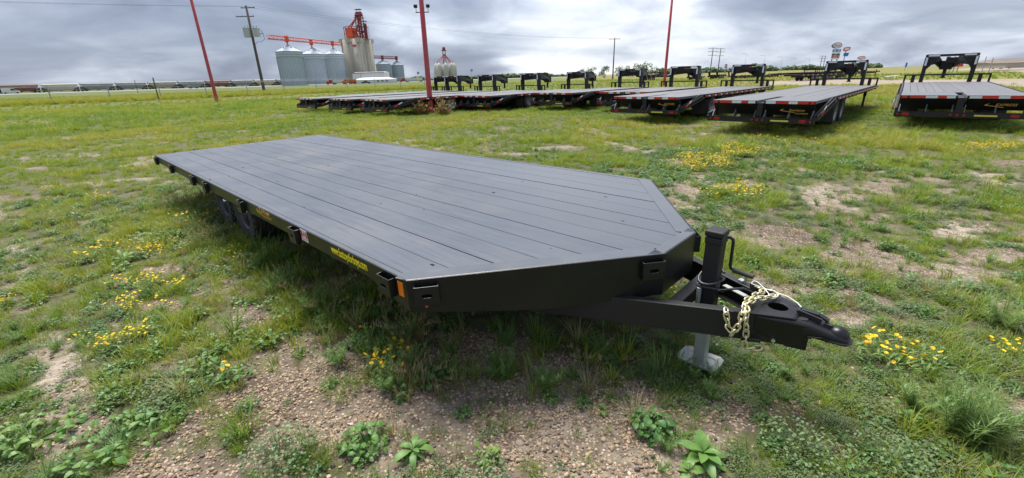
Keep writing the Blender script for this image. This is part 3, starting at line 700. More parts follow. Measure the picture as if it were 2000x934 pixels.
    for st in strands:
        st = [Vector(p) for p in st]
        seg = [(st[i + 1] - st[i]).length for i in range(len(st) - 1)]; tot = sum(seg); step = 0.0335; kk = 0; dd = step / 2
        while dd < tot:
            x = dd; i = 0
            while x > seg[i] and i < len(seg) - 1: x -= seg[i]; i += 1
            p = st[i].lerp(st[i + 1], min(1, x / seg[i])); t_ = (st[i + 1] - st[i]).normalized()
            q = t_.to_track_quat('X', 'Z') @ Euler((math.radians(45 if kk % 2 else -45) + random.uniform(-0.25, 0.25), 0, 0)).to_quaternion()
            o = inst('chain_link', link, chain, p); o.rotation_euler = q.to_euler()
            dd += step; kk += 1
    mb = MB(); hk = [(1.335 + 0.0 + 0.022 * math.sin(a), edge_w(1.36, 0.004), T - 0.412 - 0.018 * math.cos(a) + 0.006) for a in [k * 0.45 - 0.5 for k in range(9)]]
    mb.tube(hk, 0.0055, 8); mb.build('chain_hook', M['copper'], chain)
    mb = MB(); mb.box((1.30, edge_w(1.30, 0.004), T - 0.365), (0.09, 0.012, 0.018), Matrix.Rotation(math.atan2(tk, 1), 3, 'Z')); mb.build('chain_bracket', M['black'], root, bevel=0.003)
    mb = MB(); mb.lathe([(0.0, -0.012), (0.010, -0.012), (0.011, 0.0)], 6, 'Y', smooth=False); o = mb.build('chain_bolt', M['chrome'], root, (1.385, edge_w(1.385, 0.0), T - 0.355), (0, 0, math.atan2(tk, 1)))
    return root
build_flatbed()

# ------------------------------------------------------------------ gooseneck flatbeds in a row
TY_G = make_tyre_mesh(0.40, 0.23, 0.215); RIM_G = make_rim_mesh(0.215, 0.23, M['rim_grey'], -0.2)
def lamp_mesh(name, w, h, mat):
    mb = MB(); n = 18; pts = slot(0, 0, w, h, 7) if w > h * 1.2 else [(w / 2 * math.cos(k * 2 * math.pi / n), h / 2 * math.sin(k * 2 * math.pi / n)) for k in range(n)]
    a = [(0.0, -p[0], p[1]) for p in pts]; b = [(-0.018, -p[0] * 0.93, p[1] * 0.9) for p in pts]
    mb.prism(a, b); return mb.mesh(name, [mat])
LAMP_OVAL = lamp_mesh('tail_lamp', 0.17, 0.075, M['lens_red']); LAMP_DOT = lamp_mesh('marker_lamp', 0.058, 0.058, M['lens_red'])
def tape_mesh(runs, length_axis, h, thick=0.003):
    """runs: (start, end, mat) along the axis"""
    mb = MB()
    for a, b, k in runs:
        if length_axis == 'w': mb.span((-thick, -a, -h / 2), (0, -b, h / 2), k)
        else: mb.span((a, -thick, -h / 2), (b, 0, h / 2), k)
    return mb.mesh('reflective_tape', [M['red_tape'], M['white_tape']])
REAR_TAPE = [tape_mesh([(-1.22, -1.10, 0), (-1.05, -0.72, 0), (-0.72, -0.48, 1), (-0.48, -0.30, 0), (-0.30, -0.13, 1)], 'w', 0.065),
             tape_mesh([(0.13, 0.36, 1), (0.36, 0.66, 0), (0.66, 0.86, 1), (0.86, 1.10, 0), (1.14, 1.22, 0)], 'w', 0.065)]
PLANK_CACHE = {}
def plank_mesh(L, w):
    k = (round(L, 3), round(w, 4))
    if k not in PLANK_CACHE:
        mb = MB(); h = 0.038; c = 0.005
        lo = [(0, -w / 2, -h), (L, -w / 2, -h), (L, w / 2, -h), (0, w / 2, -h)]
        mi = [(0, -w / 2, -c), (L, -w / 2, -c), (L, w / 2, -c), (0, w / 2, -c)]
        hi = [(0.004, -w / 2 + c, 0), (L - 0.004, -w / 2 + c, 0), (L - 0.004, w / 2 - c, 0), (0.004, w / 2 - c, 0)]
        mb.add(lo + mi + hi, [(0, 3, 2, 1), (8, 9, 10, 11)] + [(i, (i + 1) % 4, 4 + (i + 1) % 4, 4 + i) for i in range(4)] + [(4 + i, 4 + (i + 1) % 4, 8 + (i + 1) % 4, 8 + i) for i in range(4)])
        PLANK_CACHE[k] = mb.mesh('plank', [M['deck_far']])
    return PLANK_CACHE[k]

def gooseneck(x, y, yaw, h, L, d, label, axle=(3.5, 4.7), maker=None, leg=True, pitch=0.0):
    root = empty('gooseneck_trailer', (x, y, 0), yaw, label, 'trailer', 'gooseneck flatbed trailers parked in a row')
    root.rotation_euler = (0, -pitch, yaw)
    W = 1.30; bz = h - 0.44; B = M['black_far']
    n = 13; pw = 2 * 1.235 / n
    me = plank_mesh(L - d - 0.10, pw - 0.007)
    for i in range(n):
        inst('plank', me, root, (d, -1.235 + (i + 0.5) * pw, h - 0.004 + random.uniform(-0.004, 0.002)))
    for sg in (-1, 1):
        mb = MB()
        mb.slab([(d - 0.10, sg * W, h - 0.13), (L, sg * W, h - 0.13), (L, sg * W, h), (d - 0.10, sg * W, h)], (0, -sg * 0.045, 0))
        mb.span((d + 0.2, sg * (W + 0.05), h - 0.095), (L - 0.05, sg * (W + 0.060), h - 0.035))
        for k in range(int((L - d) / 0.62)): xx = d + 0.3 + k * 0.62; mb.span((xx, sg * W, h - 0.10), (xx + 0.10, sg * (W + 0.05), h - 0.03))
        mb.build('side_rail', B, root)
        runs = []; xx = d + 0.25; k = 0
        while xx < L - 0.6: runs += [(xx, xx + 0.30, 0), (xx + 0.30, xx + 0.46, 1)]; xx += 0.62; k += 1
        o = inst('reflective_tape', tape_mesh(runs, 'u', 0.052), root, (0, sg * (W + 0.0605) - (0 if sg < 0 else -0.003), h - 0.065)); o['kind'] = 'stuff'
        mb = MB()      # the beaver tail's sloping side with its rub bars
        mb.slab([(d, sg * W, h - 0.02), (d - 0.12, sg * W, h - 0.005), (-0.02, sg * W, bz + 0.10), (-0.02, sg * W, bz - 0.05), (0.25, sg * W, bz - 0.05), (d, sg * W, h - 0.17)], (0, -sg * 0.04, 0))
        mb.bar((d + 0.05, sg * (W + 0.035), h - 0.05), (0.0, sg * (W + 0.035), bz + 0.06), 0.03, 0.045)
        mb.bar((d + 0.12, sg * (W + 0.06), h - 0.13), (0.02, sg * (W + 0.06), bz - 0.02), 0.02, 0.05)
        mb.build('beaver_tail_side', B, root)
        mb = MB(); a = Vector((0.32, sg * (W + 0.073), bz + 0.085)); b = Vector((1.0, sg * (W + 0.073), bz + 0.36)); t = (b - a).normalized()
        for k, (p, q, m_) in enumerate(((0, 0.28, 0), (0.28, 0.5, 1))): mb.bar(a + t * p, a + t * q, 0.004, 0.05, m_)
        mb.build('reflective_tape', [M['red_tape'], M['white_tape']], root)
    # ramps folded level with the deck
    for i, (a, b) in enumerate(((-1.245, -0.085), (0.085, 1.245))):
        mb = MB(); mb.span((0.0, a, h - 0.08), (d - 0.02, b, h - 0.004))
        rp = mb.build('ramp', M['ramp'], root, bevel=0.006)
        mb = MB(); mb.span((-0.004, a + 0.005, h - 0.085), (0.0, b - 0.005, h - 0.008)); mb.build('ramp_edge', B, root)
        mb = MB(); mb.slab([(0.10, a + 0.02, h - 0.09), (0.10, b - 0.02, h - 0.09), (0.30, b - 0.02, bz + 0.05), (0.30, a + 0.02, bz + 0.05)], (0.02, 0, 0.0)); mb.build('tail_panel', B, root)
        for f in (0.03, 0.48, 0.97):
            ww = a + (b - a) * f
            mb = MB(); mb.slab([(0.02, ww - 0.012, bz + 0.002), (0.29, ww - 0.012, bz + 0.002), (0.22, ww - 0.012, bz + 0.19), (0.16, ww - 0.012, bz + 0.19)], (0, 0.024, 0)); mb.build('knife_plate', M['ramp'], root)
        inst('reflective_tape', REAR_TAPE[1 - i], root, (-0.0045, 0, h - 0.048))
    mb = MB(); mb.span((0.02, -0.07, bz + 0.03), (d - 0.2, 0.07, h - 0.07)); mb.build('centre_beam', B, root)
    mb = MB(); mb.span((-0.06, -W, bz - 0.13), (0.06, W, bz)); mb.span((-0.062, -W + 0.01, bz - 0.004), (0.10, W - 0.01, bz + 0.006)); mb.build('rear_bumper', B, root)
    for w_, me in ((1.05, LAMP_OVAL), (-1.05, LAMP_OVAL), (1.22, LAMP_DOT), (-1.22, LAMP_DOT), (0.13, LAMP_DOT), (0.0, LAMP_DOT), (-0.13, LAMP_DOT)):
        inst(me.name.split('.')[0], me, root, (-0.0605, w_, bz - 0.066))
    mb = MB(); mb.span((-0.064, -0.32, bz - 0.085), (-0.0605, -0.74, bz - 0.048)); mb.build('reflective_tape', M['yellow_tape'], root)
    if maker:
        text_obj('maker_decal', maker[0], M['gold'], root, (0.14, -0.66, bz + 0.17), (RX90, 0, -RX90), 0.085, sx=1.2, shear=0.25)
        if len(maker) > 1: text_obj('maker_decal', maker[1], M['gold'], root, (0.14, -0.82, bz + 0.10), (RX90, 0, -RX90), 0.05, sx=1.5, shear=0.25)
        mb = MB(); mb.slab([(0.139, -0.56, bz + 0.24), (0.139, -0.50, bz + 0.19), (0.139, -0.82, bz + 0.14), (0.139, -0.82, bz + 0.128), (0.139, -0.46, bz + 0.18), (0.139, -0.47, bz + 0.20)], (-0.003, 0, 0)); mb.build('maker_decal', M['gold'], root)
    # frame and running gear
    mb = MB()
    for sg in (-1, 1): mb.span((d - 0.6, sg * 0.42, h - 0.48), (L - 0.1, sg * 0.54, h - 0.14))
    mb.build('main_beam', B, root)
    for k in range(int((L - d) / 0.8)): 
        mb = MB(); xx = d + 0.3 + k * 0.8; mb.span((xx, -W + 0.05, h - 0.20), (xx + 0.05, W - 0.05, h - 0.05)); mb.build('cross_member', B, root)
    for ax in axle:
        mb = MB(); mb.tube([(ax, -1.0, 0.40), (ax, 1.0, 0.40)], 0.06, 10); mb.build('axle', B, root)
        for sg in (-1, 1):
            for off in (1.15, 0.86):
                wh = inst('wheel', TY_G, root, (ax, sg * off, 0.385), (0, random.uniform(0, 3), 0 if sg < 0 else math.pi)); inst('rim', RIM_G, wh)
    for sg in (-1, 1):
        mb = MB(); mb.slab([(axle[0] - 0.58, sg * 1.27, 0.16), (axle[0] - 0.58, sg * 0.72, 0.16), (axle[0] - 0.58, sg * 0.72, h - 0.2), (axle[0] - 0.58, sg * 1.27, h - 0.2)], (0.012, 0, 0)); mb.build('mud_flap', M['rubber'], root)
    # headboard rail
    mb = MB(); mb.span((L - 0.03, -W, h + 0.26), (L + 0.05, W, h + 0.315))
    for w_ in (-W + 0.03, -W + 0.30, W - 0.30, W - 0.03): mb.span((L - 0.02, w_ - (0.03 if abs(w_) > 1.2 else 0.06), h - 0.1), (L + 0.04, w_ + (0.03 if abs(w_) > 1.2 else 0.06), h + 0.262))
    mb.span((L - 0.01, -W, h - 0.18), (L + 0.06, W, h - 0.012)); mb.build('front_rail', B, root)
    # neck: two uprights, a tie beam, plates running in to the coupler
    GT = 1.07
    for sg in (-1, 1):
        mb = MB(); mb.bar((L + 0.10, sg * 0.73, h - 0.35), (L + 0.04, sg * 0.73, h + GT - 0.10), 0.13, 0.22, w1=0.13, h1=0.30, up=(1, 0, 0)); mb.build('neck_upright', B, root, bevel=0.01)
        mb = MB()
        p = [Vector((L - 0.02, sg * 0.76, h + GT)), Vector((L + 1.35, sg * 0.40, h + GT - 0.02)), Vector((L + 1.95, sg * 0.17, h + GT - 0.33)), Vector((L + 1.95, sg * 0.17, h + GT - 0.60)), Vector((L + 1.30, sg * 0.42, h + GT - 0.38)), Vector((L + 0.10, sg * 0.74, h + GT - 0.45))]
        mb.slab(p, (0, -sg * 0.05, 0))
        mb.slab([p[0] + Vector((0, 0, -0.012)), p[1] + Vector((0, 0, -0.012)), p[1] + Vector((0, -sg * 0.15, -0.012)), p[0] + Vector((0, -sg * 0.15, -0.012))], (0, 0, 0.02))
        mb.build('neck_arm', B, root)
        mb = MB(); mb.slab([(L + 0.0, sg * 0.67, h + GT - 0.12), (L + 0.0, sg * 0.34, h + GT - 0.12), (L + 0.0, sg * 0.67, h + GT - 0.58)], (0.03, 0, 0)); mb.build('gusset', B, root)
        mb = MB(); x_ = L - 0.115
        mb.span((x_ - 0.003, sg * 0.70, h + GT - 0.42), (x_, sg * 0.765, h + GT - 0.11)); mb.span((L - 0.0795, sg * 0.36, h + GT - 0.075), (L - 0.0765, sg * 0.70, h + GT - 0.015))
        mb.build('reflective_tape', M['white_tape'], root)
        if leg:
            mb = MB(); mb.span((L - 0.55, sg * 1.00 - 0.055, 0.45), (L - 0.44, sg * 1.00 + 0.055, h - 0.03)); mb.build('landing_leg', B, root)
            mb = MB(); mb.span((L - 0.535, sg * 1.00 - 0.04, 0.02), (L - 0.455, sg * 1.00 + 0.04, 0.46)); mb.span((L - 0.60, sg * 1.00 - 0.1, 0.0), (L - 0.39, sg * 1.00 + 0.1, 0.022)); mb.build('landing_foot', B, root)
    mb = MB(); mb.span((L - 0.0765, -0.79, h + GT - 0.09), (L + 0.06, 0.79, h + GT)); mb.build('neck_tie_beam', B, root, bevel=0.008)
    mb = MB(); mb.span((L + 1.70, -0.20, h + GT - 0.62), (L + 2.02, 0.20, h + GT - 0.26)); mb.build('coupler_housing', B, root, bevel=0.01)
    mb = MB(); mb.tube([(L + 1.86, 0, h + 0.12), (L + 1.86, 0, h + GT - 0.10)], 0.065, 16); mb.lathe([(0.0, 0.0), (0.11, 0.0), (0.11, 0.03), (0.0, 0.03)], 16, 'Z', c=(L + 1.86, 0, h + 0.10), smooth=False); mb.build('coupler_tube', B, root)
    mb = MB(); mb.span((L + 0.3, -0.22, h + GT - 0.33), (L + 0.62, 0.10, h + GT - 0.13)); mb.build('toolbox', B, root, bevel=0.015)
    mb = MB(); mb.tube([(L - 0.078, -0.12, h + GT - 0.145), (L - 0.10, -0.12, h + GT - 0.14), (L - 0.10, -0.08, h + GT - 0.14)], 0.03, 8); mb.build('hose_end', M['lens_red'], root)
    return root
gooseneck(12.02, 11.88, 0.855, 0.915, 9.15, 1.55, 'black gooseneck trailer at the right end of the row beside the gravel track', axle=(3.6, 4.75), maker=('EXPRESS',), pitch=0.012)
gooseneck(6.75, 12.02, 0.807, 0.915, 12.9, 2.2, 'black gooseneck trailer second from the right with orange lettering on its tail panel', axle=(3.35, 4.5), maker=('Rainbow', 'EXPRESS'))
gooseneck(4.82, 15.97, 0.806, 0.900, 11.2, 1.80, 'black gooseneck trailer third from the right with its red and white striped side showing', axle=(3.1, 4.2), maker=('EXPRESS',))
gooseneck(5.208, 20.629, 0.816, 0.915, 6.70, 1.80, 'short black gooseneck trailer fourth from the right, its tail half hidden behind its neighbour', axle=(3.0, 4.1))
gooseneck(2.163, 22.856, 0.820, 0.885, 8.05, 1.75, 'black gooseneck trailer fifth from the right with dual wheels showing beside the red striped tail', axle=(3.0, 4.1))
gooseneck(-1.811, 23.766, 0.806, 0.815, 9.25, 1.65, 'black gooseneck trailer sixth from the right, just right of the thick red pole', axle=(3.0, 4.1))
gooseneck(-6.70, 22.45, 0.798, 0.815, 11.75, 1.70, 'black gooseneck trailer seventh from the right, standing directly behind the thick red pole', axle=(3.9, 5.1))
gooseneck(-9.20, 24.70, 0.815, 0.800, 11.20, 1.80, 'black gooseneck trailer eighth from the right, its tail left of the thick red pole', axle=(3.9, 5.1))
gooseneck(-12.10, 27.10, 0.815, 0.800, 11.40, 1.80, 'black gooseneck trailer with the leftmost tail in the parked row', axle=(3.9, 5.1))
gooseneck(-11.2, 30.60, 0.815, 0.800, 8.50, 1.80, 'black gooseneck trailer behind all the others, only its neck standing clear by the red pole', axle=(3.5, 4.6))

# ------------------------------------------------------------------ red lamp posts and their weeds
def red_post(px, py, hgt, rad, label, lights=False):
    p = ground(px, py)
    root = empty('lamp_post', (p[0], p[1], 0), 0, label, 'lamp post', 'tall red lamp posts round the yard')
    mb = MB(); mb.lathe([(rad * 1.04, -0.2), (rad, 0.5), (rad * 0.62, hgt), (0, hgt + 0.02)], 14, 'Z'); mb.build('post', M['red_pole'], root)
    mb = MB(); mb.span((-rad * 1.7, -rad * 1.7, -0.1), (rad * 1.7, rad * 1.7, 0.04)); 
    for sx in (-1, 1):
        for sy in (-1, 1): mb.tube([(sx * rad * 1.35, sy * rad * 1.35, 0.02), (sx * rad * 1.35, sy * rad * 1.35, 0.12)], 0.02, 6)
    mb.build('base_plate', M['dark_red'], root)
    if lights:
        zt = lights
        for sx in (-1, 1):
            mb = MB(); mb.bar((0, 0, zt - 0.25), (sx * 0.33, 0, zt - 0.25), 0.04, 0.04); mb.tube([(sx * 0.29, 0, zt - 0.25), (sx * 0.29, 0, zt - 0.05)], 0.015, 6)
            mb.box((sx * 0.30, -0.03, zt + 0.02), (0.17, 0.09, 0.15), Matrix.Rotation(0.5, 3, 'X')); fl = mb.build('floodlight', M['dark_steel'], root, bevel=0.012)
            mb = MB(); mb.box((sx * 0.30, -0.078, zt - 0.006), (0.14, 0.010, 0.11), Matrix.Rotation(0.5, 3, 'X')); mb.build('lens', M['glass'], fl)
    return p
P_R1 = red_post(424, 199, 17.0, 0.17, 'slim red lamp post on the grass left of the wooden utility pole')
P_R2 = red_post(842, 221, 10.5, 0.14, 'thick red lamp post with weeds round its foot in front of the gooseneck row', lights=float(at(820, 13, ground(842, 221)[1])[2]))
P_R3 = red_post(1297, 168, 16.0, 0.19, 'slim red lamp post rising behind the middle of the gooseneck row')

# ------------------------------------------------------------------ utility poles and lines
def hx(px):  # horizontal direction seen at an image column on the skyline
    r = ray(px, 467.0 - 317 + (px - 1000) * -0.0271 + 1); return r[0] / r[1]
def foot(px, Y): return np.array([hx(px) * Y, Y, 0.0])
def top_z(px, py, Y): return float(at(px, py, Y)[2])
def utility_pole(x, y, hgt, arms, label, rad=0.17, cans=False, yaw=0.0, group='wooden utility poles', lean=0.0, droop=True):
    root = empty('utility_pole', (x, y, 0), yaw, label, 'utility pole', group)
    mb = MB(); mb.lathe([(rad * 1.15, -0.3), (rad * 0.75, hgt), (0, hgt + 0.02)], 10, 'Z'); mb.build('pole', M['wood_pole'], root)
    for (z_, a, b) in arms:
        mb = MB(); mb.bar((a, rad * 0.9, z_), (b, rad * 0.9, z_), 0.11, 0.14); ca = mb.build('crossarm', M['wood_pole'], root)
        for f in (0.04, 0.35, 0.65, 0.96):
            mb = MB(); xx = a + (b - a) * f; mb.lathe([(0.02, 0.06), (0.06, 0.12), (0.045, 0.2), (0.06, 0.26), (0.0, 0.30)], 8, 'Z', c=(xx, rad * 0.9, z_)); mb.build('insulator', M['grey_can'], ca)
    if cans:
        for sx, w_ in ((-0.62, 0.95), (1.05, 0.85)):
            mb = MB(); mb.box((sx, -0.35, cans), (1.15 * w_, 0.95, 1.75 * w_)); mb.span((sx - 0.62 * w_, -0.86, cans + 0.80 * w_), (sx + 0.62 * w_, 0.16, cans + 0.90 * w_))
            tr = mb.build('transformer', M['grey_can'], root, bevel=0.05)
            for bx in (-0.3, 0.3):
                mb = MB(); mb.lathe([(0.07, 0.0), (0.10, 0.1), (0.06, 0.2), (0.09, 0.3), (0.03, 0.5), (0, 0.5)], 8, 'Z', c=(sx + bx, -0.3, cans + 0.88 * w_)); mb.build('bushing', M['steel_grey'], tr)
        mb = MB(); mb.tube([(1.75, -0.3, cans + 0.6), (2.3, -0.3, cans - 0.2), (2.4, -0.3, cans - 1.2), (1.6, -0.2, cans - 1.7), (0.8, 0, cans - 1.6), (0.2, 0, cans - 2.1)], 0.035, 6); mb.build('service_cable', M['cable'], root)
        mb = MB(); mb.bar((-1.2, 0.1, cans - 0.2), (2.1, 0.1, cans - 0.2), 0.12, 0.12); mb.build('bracket', M['steel_grey'], root)
    return root
YU = 92.0; fu = foot(513, YU); zt_u = top_z(477, 11, YU); au = lambda px, py: float(at(px, py, YU)[0] - fu[0])
UP1 = utility_pole(fu[0], fu[1], zt_u, [(top_z(482, 15, YU), -1.15, 1.45), (top_z(482, 32, YU), -2.4, 1.0)], 'dark wooden utility pole carrying grey transformers beside the silver grain bins', rad=0.26, cans=top_z(491, 64, YU))
Y2 = 165.0; f2 = foot(1197, Y2); zt2 = top_z(1199, 74, Y2)
UP2 = utility_pole(f2[0], f2[1], zt2, [(zt2 - 0.4, -2.0, 2.0)], 'single wooden utility pole with one crossarm in front of the distant trees', rad=0.22)
Y3 = 210.0
for px, pt, yy, lab in ((1387, 1393, 93, 'three armed utility pole, left one of the close pair'), (1402, 1409, 94, 'three armed utility pole, right one of the close pair')):
    f_ = foot(px, Y3); z_ = top_z(pt, yy, Y3)
    utility_pole(f_[0], f_[1], z_, [(z_ - 0.3, -2.0, 2.0), (z_ - 1.6, -1.9, 1.9), (z_ - 3.2, -1.9, 1.9)], lab, rad=0.2)
Y4 = 330.0
for px, lab in ((1601, 'far utility pole, left one of the pair behind the oval fuel sign'), (1607, 'far utility pole, right one of the pair behind the oval fuel sign')):
    f_ = foot(px, Y4); z_ = top_z(px + 3, 109, Y4)
    utility_pole(f_[0], f_[1], z_, [(z_ - 0.3, -2.0, 2.0), (z_ - 1.8, -2.0, 2.0), (z_ - 3.6, -2.0, 2.0)], lab, rad=0.22)
def power_line(a, b, sag, r, label):
    pts = []
    for k in range(25):
        t = k / 24; p = Vector(a).lerp(Vector(b), t); p.z -= sag * 4 * t * (1 - t); pts.append(p)
    mb = MB(); mb.tube(pts, r, 5); tag(mb.build('power_line', M['dark_steel']), label, 'cable', 'overhead power lines')
for k, off in enumerate((-1.1, 1.3)):
    a = (fu[0] + off, fu[1] + 0.2, zt_u - 0.1); b = (f2[0] + off * 1.3, f2[1], zt2 - 0.1)
    power_line(a, b, 1.6, 0.014, ('near' if k else 'far') + ' wire of the pair strung from the transformer pole to the single crossarm pole')
    power_line((fu[0] + off - 95, fu[1] - 38, zt_u + 2.0), a, 1.2, 0.013, ('lower' if k else 'upper') + ' wire of the pair running left from the transformer pole')

# ------------------------------------------------------------------ chain link fence
def build_fence():
    A = np.array([-74.0, 37.0]); Bp = np.array([-18.8, 88.7]); dirv = (Bp - A); Lf = np.linalg.norm(dirv); dirv /= Lf
    n = 19; Lf2 = Lf * 1.25
    root = empty('wire_fence', (A[0], A[1], 0), math.atan2(dirv[1], dirv[0]), 'long grey chain link fence along the tall grass before the highway', 'fence')
    pm = MB(); pm.tube([(0, 0, -0.2), (0, 0, 2.05)], 0.055, 8); pm.bar((0, 0, 2.0), (0.0, -0.22, 2.32), 0.03, 0.03); pm = pm.mesh('fence_post', [M['steel_grey']])
    sp = Lf2 / (n - 1)
    for k in range(n): inst('fence_post', pm, root, (k * sp + random.uniform(-0.1, 0.1), 0, random.uniform(-0.1, 0.05)), (random.uniform(-0.03, 0.03), random.uniform(-0.02, 0.02), 0))
    mb = MB(); mb.tube([(0, 0, 1.98), (Lf2, 0, 1.98)], 0.022, 6)
    for zz, yy in ((2.1, -0.08), (2.2, -0.15), (2.3, -0.21)): mb.tube([(k * sp / 2, yy, zz - (0.03 if k % 2 else 0)) for k in range(2 * n - 1)], 0.006, 4)
    mb.build('top_rail', M['steel_grey'], root)
    mb = MB()     # the diamond netting, woven wires drawn as thin strips of real width
    s = 0.16
    for k in range(int(Lf2 / s)):
        x = k * s
        for sg in (-1, 1):
            x0 = x if sg > 0 else x + 1.0
            a = Vector((x0, 0.02 * sg, 0.05)); b = Vector((x0 + sg * 1.0 * 1.0, 0.02 * sg, 1.95))
            d = Vector((0.0022, 0, 0)); mb.add([a - d, a + d, b + d, b - d], [(0, 1, 2, 3)])
    tag(mb.build('netting', M['steel_grey'], root), kind='stuff')
    # two old wooden stakes that stand up through the fence line
    for px, py, pt, pyt, hh in ((311, 197, 293, 152, None), (270, 182, 265, 157, None)):
        p = ground(px, py); Y = p[1]; zt_ = top_z(pt, pyt, Y)
        mb = MB(); q = at(pt, pyt, Y); mb.tube([(p[0], p[1], -0.1), (p[0] + (q[0] - p[0]) * 0.0 + 0.05, Y, zt_)], 0.065 if px > 300 else 0.075, 8)
        tag(mb.build('wooden_stake', M['wood_pole']), 'taller dark wooden stake standing by the fence' if px > 300 else 'shorter dark wooden stake standing beyond the fence', 'post', 'old stakes along the fence')
build_fence()

# ------------------------------------------------------------------ highway, railway and gravel track
def sheet(name, pts, z, mat, label=None):
    me = bpy.data.meshes.new(name); me.from_pydata([(p[0], p[1], z) for p in pts], [], [tuple(range(len(pts)))]); me.materials.append(mat)
    if me.polygons[0].normal.z < 0: me.flip_normals()
    return tag(inst(name, me), kind='structure')
def gravel_mat(name, a, b_, sc):
    m, t, b = material(name)
    geo = t.n('ShaderNodeNewGeometry').outputs['Position']
    n1 = t.noise(geo, 0.3, 5, 0.6); n2 = t.noise(geo, sc, 5, 0.7)
    c = t.mix(t.math('ADD', t.math('MULTIPLY', n1, 0.6), t.math('MULTIPLY', n2, 0.4)), a, b_)
    bp = t.n('ShaderNodeBump', {'Strength': 0.5, 'Distance': 0.02, 'Height': n2})
    setin(t, b, color=c, rough=0.9, normal=bp.outputs[0]); return m
M['road'] = gravel_mat('pale_highway_asphalt', (0.20, 0.205, 0.21), (0.31, 0.31, 0.31), 6)
M['track'] = gravel_mat('tan_gravel', (0.15, 0.12, 0.092), (0.34, 0.285, 0.22), 3)
M['ballast'] = gravel_mat('grey_ballast', (0.14, 0.13, 0.12), (0.30, 0.28, 0.26), 2)
RD = np.array([0.62, 0.78]); RD /= np.linalg.norm(RD); RN = np.array([RD[1], -RD[0]])   # along the line / towards the yard
T0 = np.array([-262.0, 237.0])                                                          # a point on the railway
def strip(name, off, w, z, mat, a=-350, b=900):
    c = T0 + RN * off
    return sheet(name, [c + RD * a - RN * w / 2, c + RD * b - RN * w / 2, c + RD * b + RN * w / 2, c + RD * a + RN * w / 2], z, mat)
mb = MB(); c = T0 + RN * 36; 
def emb(name, off, wt, wb, z, mat, a=-350, b=900):
    mb = MB(); c = T0 + RN * off
    def q(s, n_, zz): p = c + RD * s + RN * n_; return (p[0], p[1], zz)
    bot = [q(a, -wb / 2, -0.3), q(b, -wb / 2, -0.3), q(b, wb / 2, -0.3), q(a, wb / 2, -0.3)]
    top = [q(a, -wt / 2, z), q(b, -wt / 2, z), q(b, wt / 2, z), q(a, wt / 2, z)]
    mb.prism(bot, top); return tag(mb.build(name, mat), kind='structure')
emb('highway', 34, 13, 17, 0.35, M['road'])
emb('railway_bed', 0, 5, 9, 0.25, M['ballast'])
for off in (-0.75, 0.75):
    mb = MB(); c = T0 + RN * off; a = c - RD * 60; b = c + RD * 300; mb.bar((a[0], a[1], 0.33), (b[0], b[1], 0.33), 0.07, 0.16); tag(mb.build('railway_rail', M['dark_steel']), kind='structure')
# gravel track crossing the right of the yard, with a ragged edge
poly_px = [(1478, 166), (1500, 160), (1560, 156.5), (1640, 156), (1740, 157), (1860, 156), (1950, 155), (2150, 153), (2150, 178), (2000, 172), (1930, 168), (1760, 166), (1700, 167), (1600, 166), (1530, 168)]
pp = [ground(*p)[:2] for p in poly_px]; dense = []
for i in range(len(pp)):
    a, b = pp[i], pp[(i + 1) % len(pp)]; L_ = np.linalg.norm(b - a); k = max(2, int(L_ / 1.5))
    for j in range(k):
        q = a + (b - a) * j / k; q = q + (np.array([fbm(q[0:1] * .5, q[1:2] * .5, 3)[0], fbm(q[0:1] * .5 + 50, q[1:2] * .5, 3)[0]]) - 0.5) * 3.0; dense.append(q)
sheet('gravel_track', dense, 0.012, M['track'])
bank = [ground(1890, 136.5)[:2], ground(1935, 134)[:2], ground(2010, 133)[:2], ground(2120, 133)[:2], ground(2160, 140)[:2], ground(2000, 142)[:2], ground(1905, 139)[:2]]
sheet('gravel_lot', bank, 0.02, M['track'])

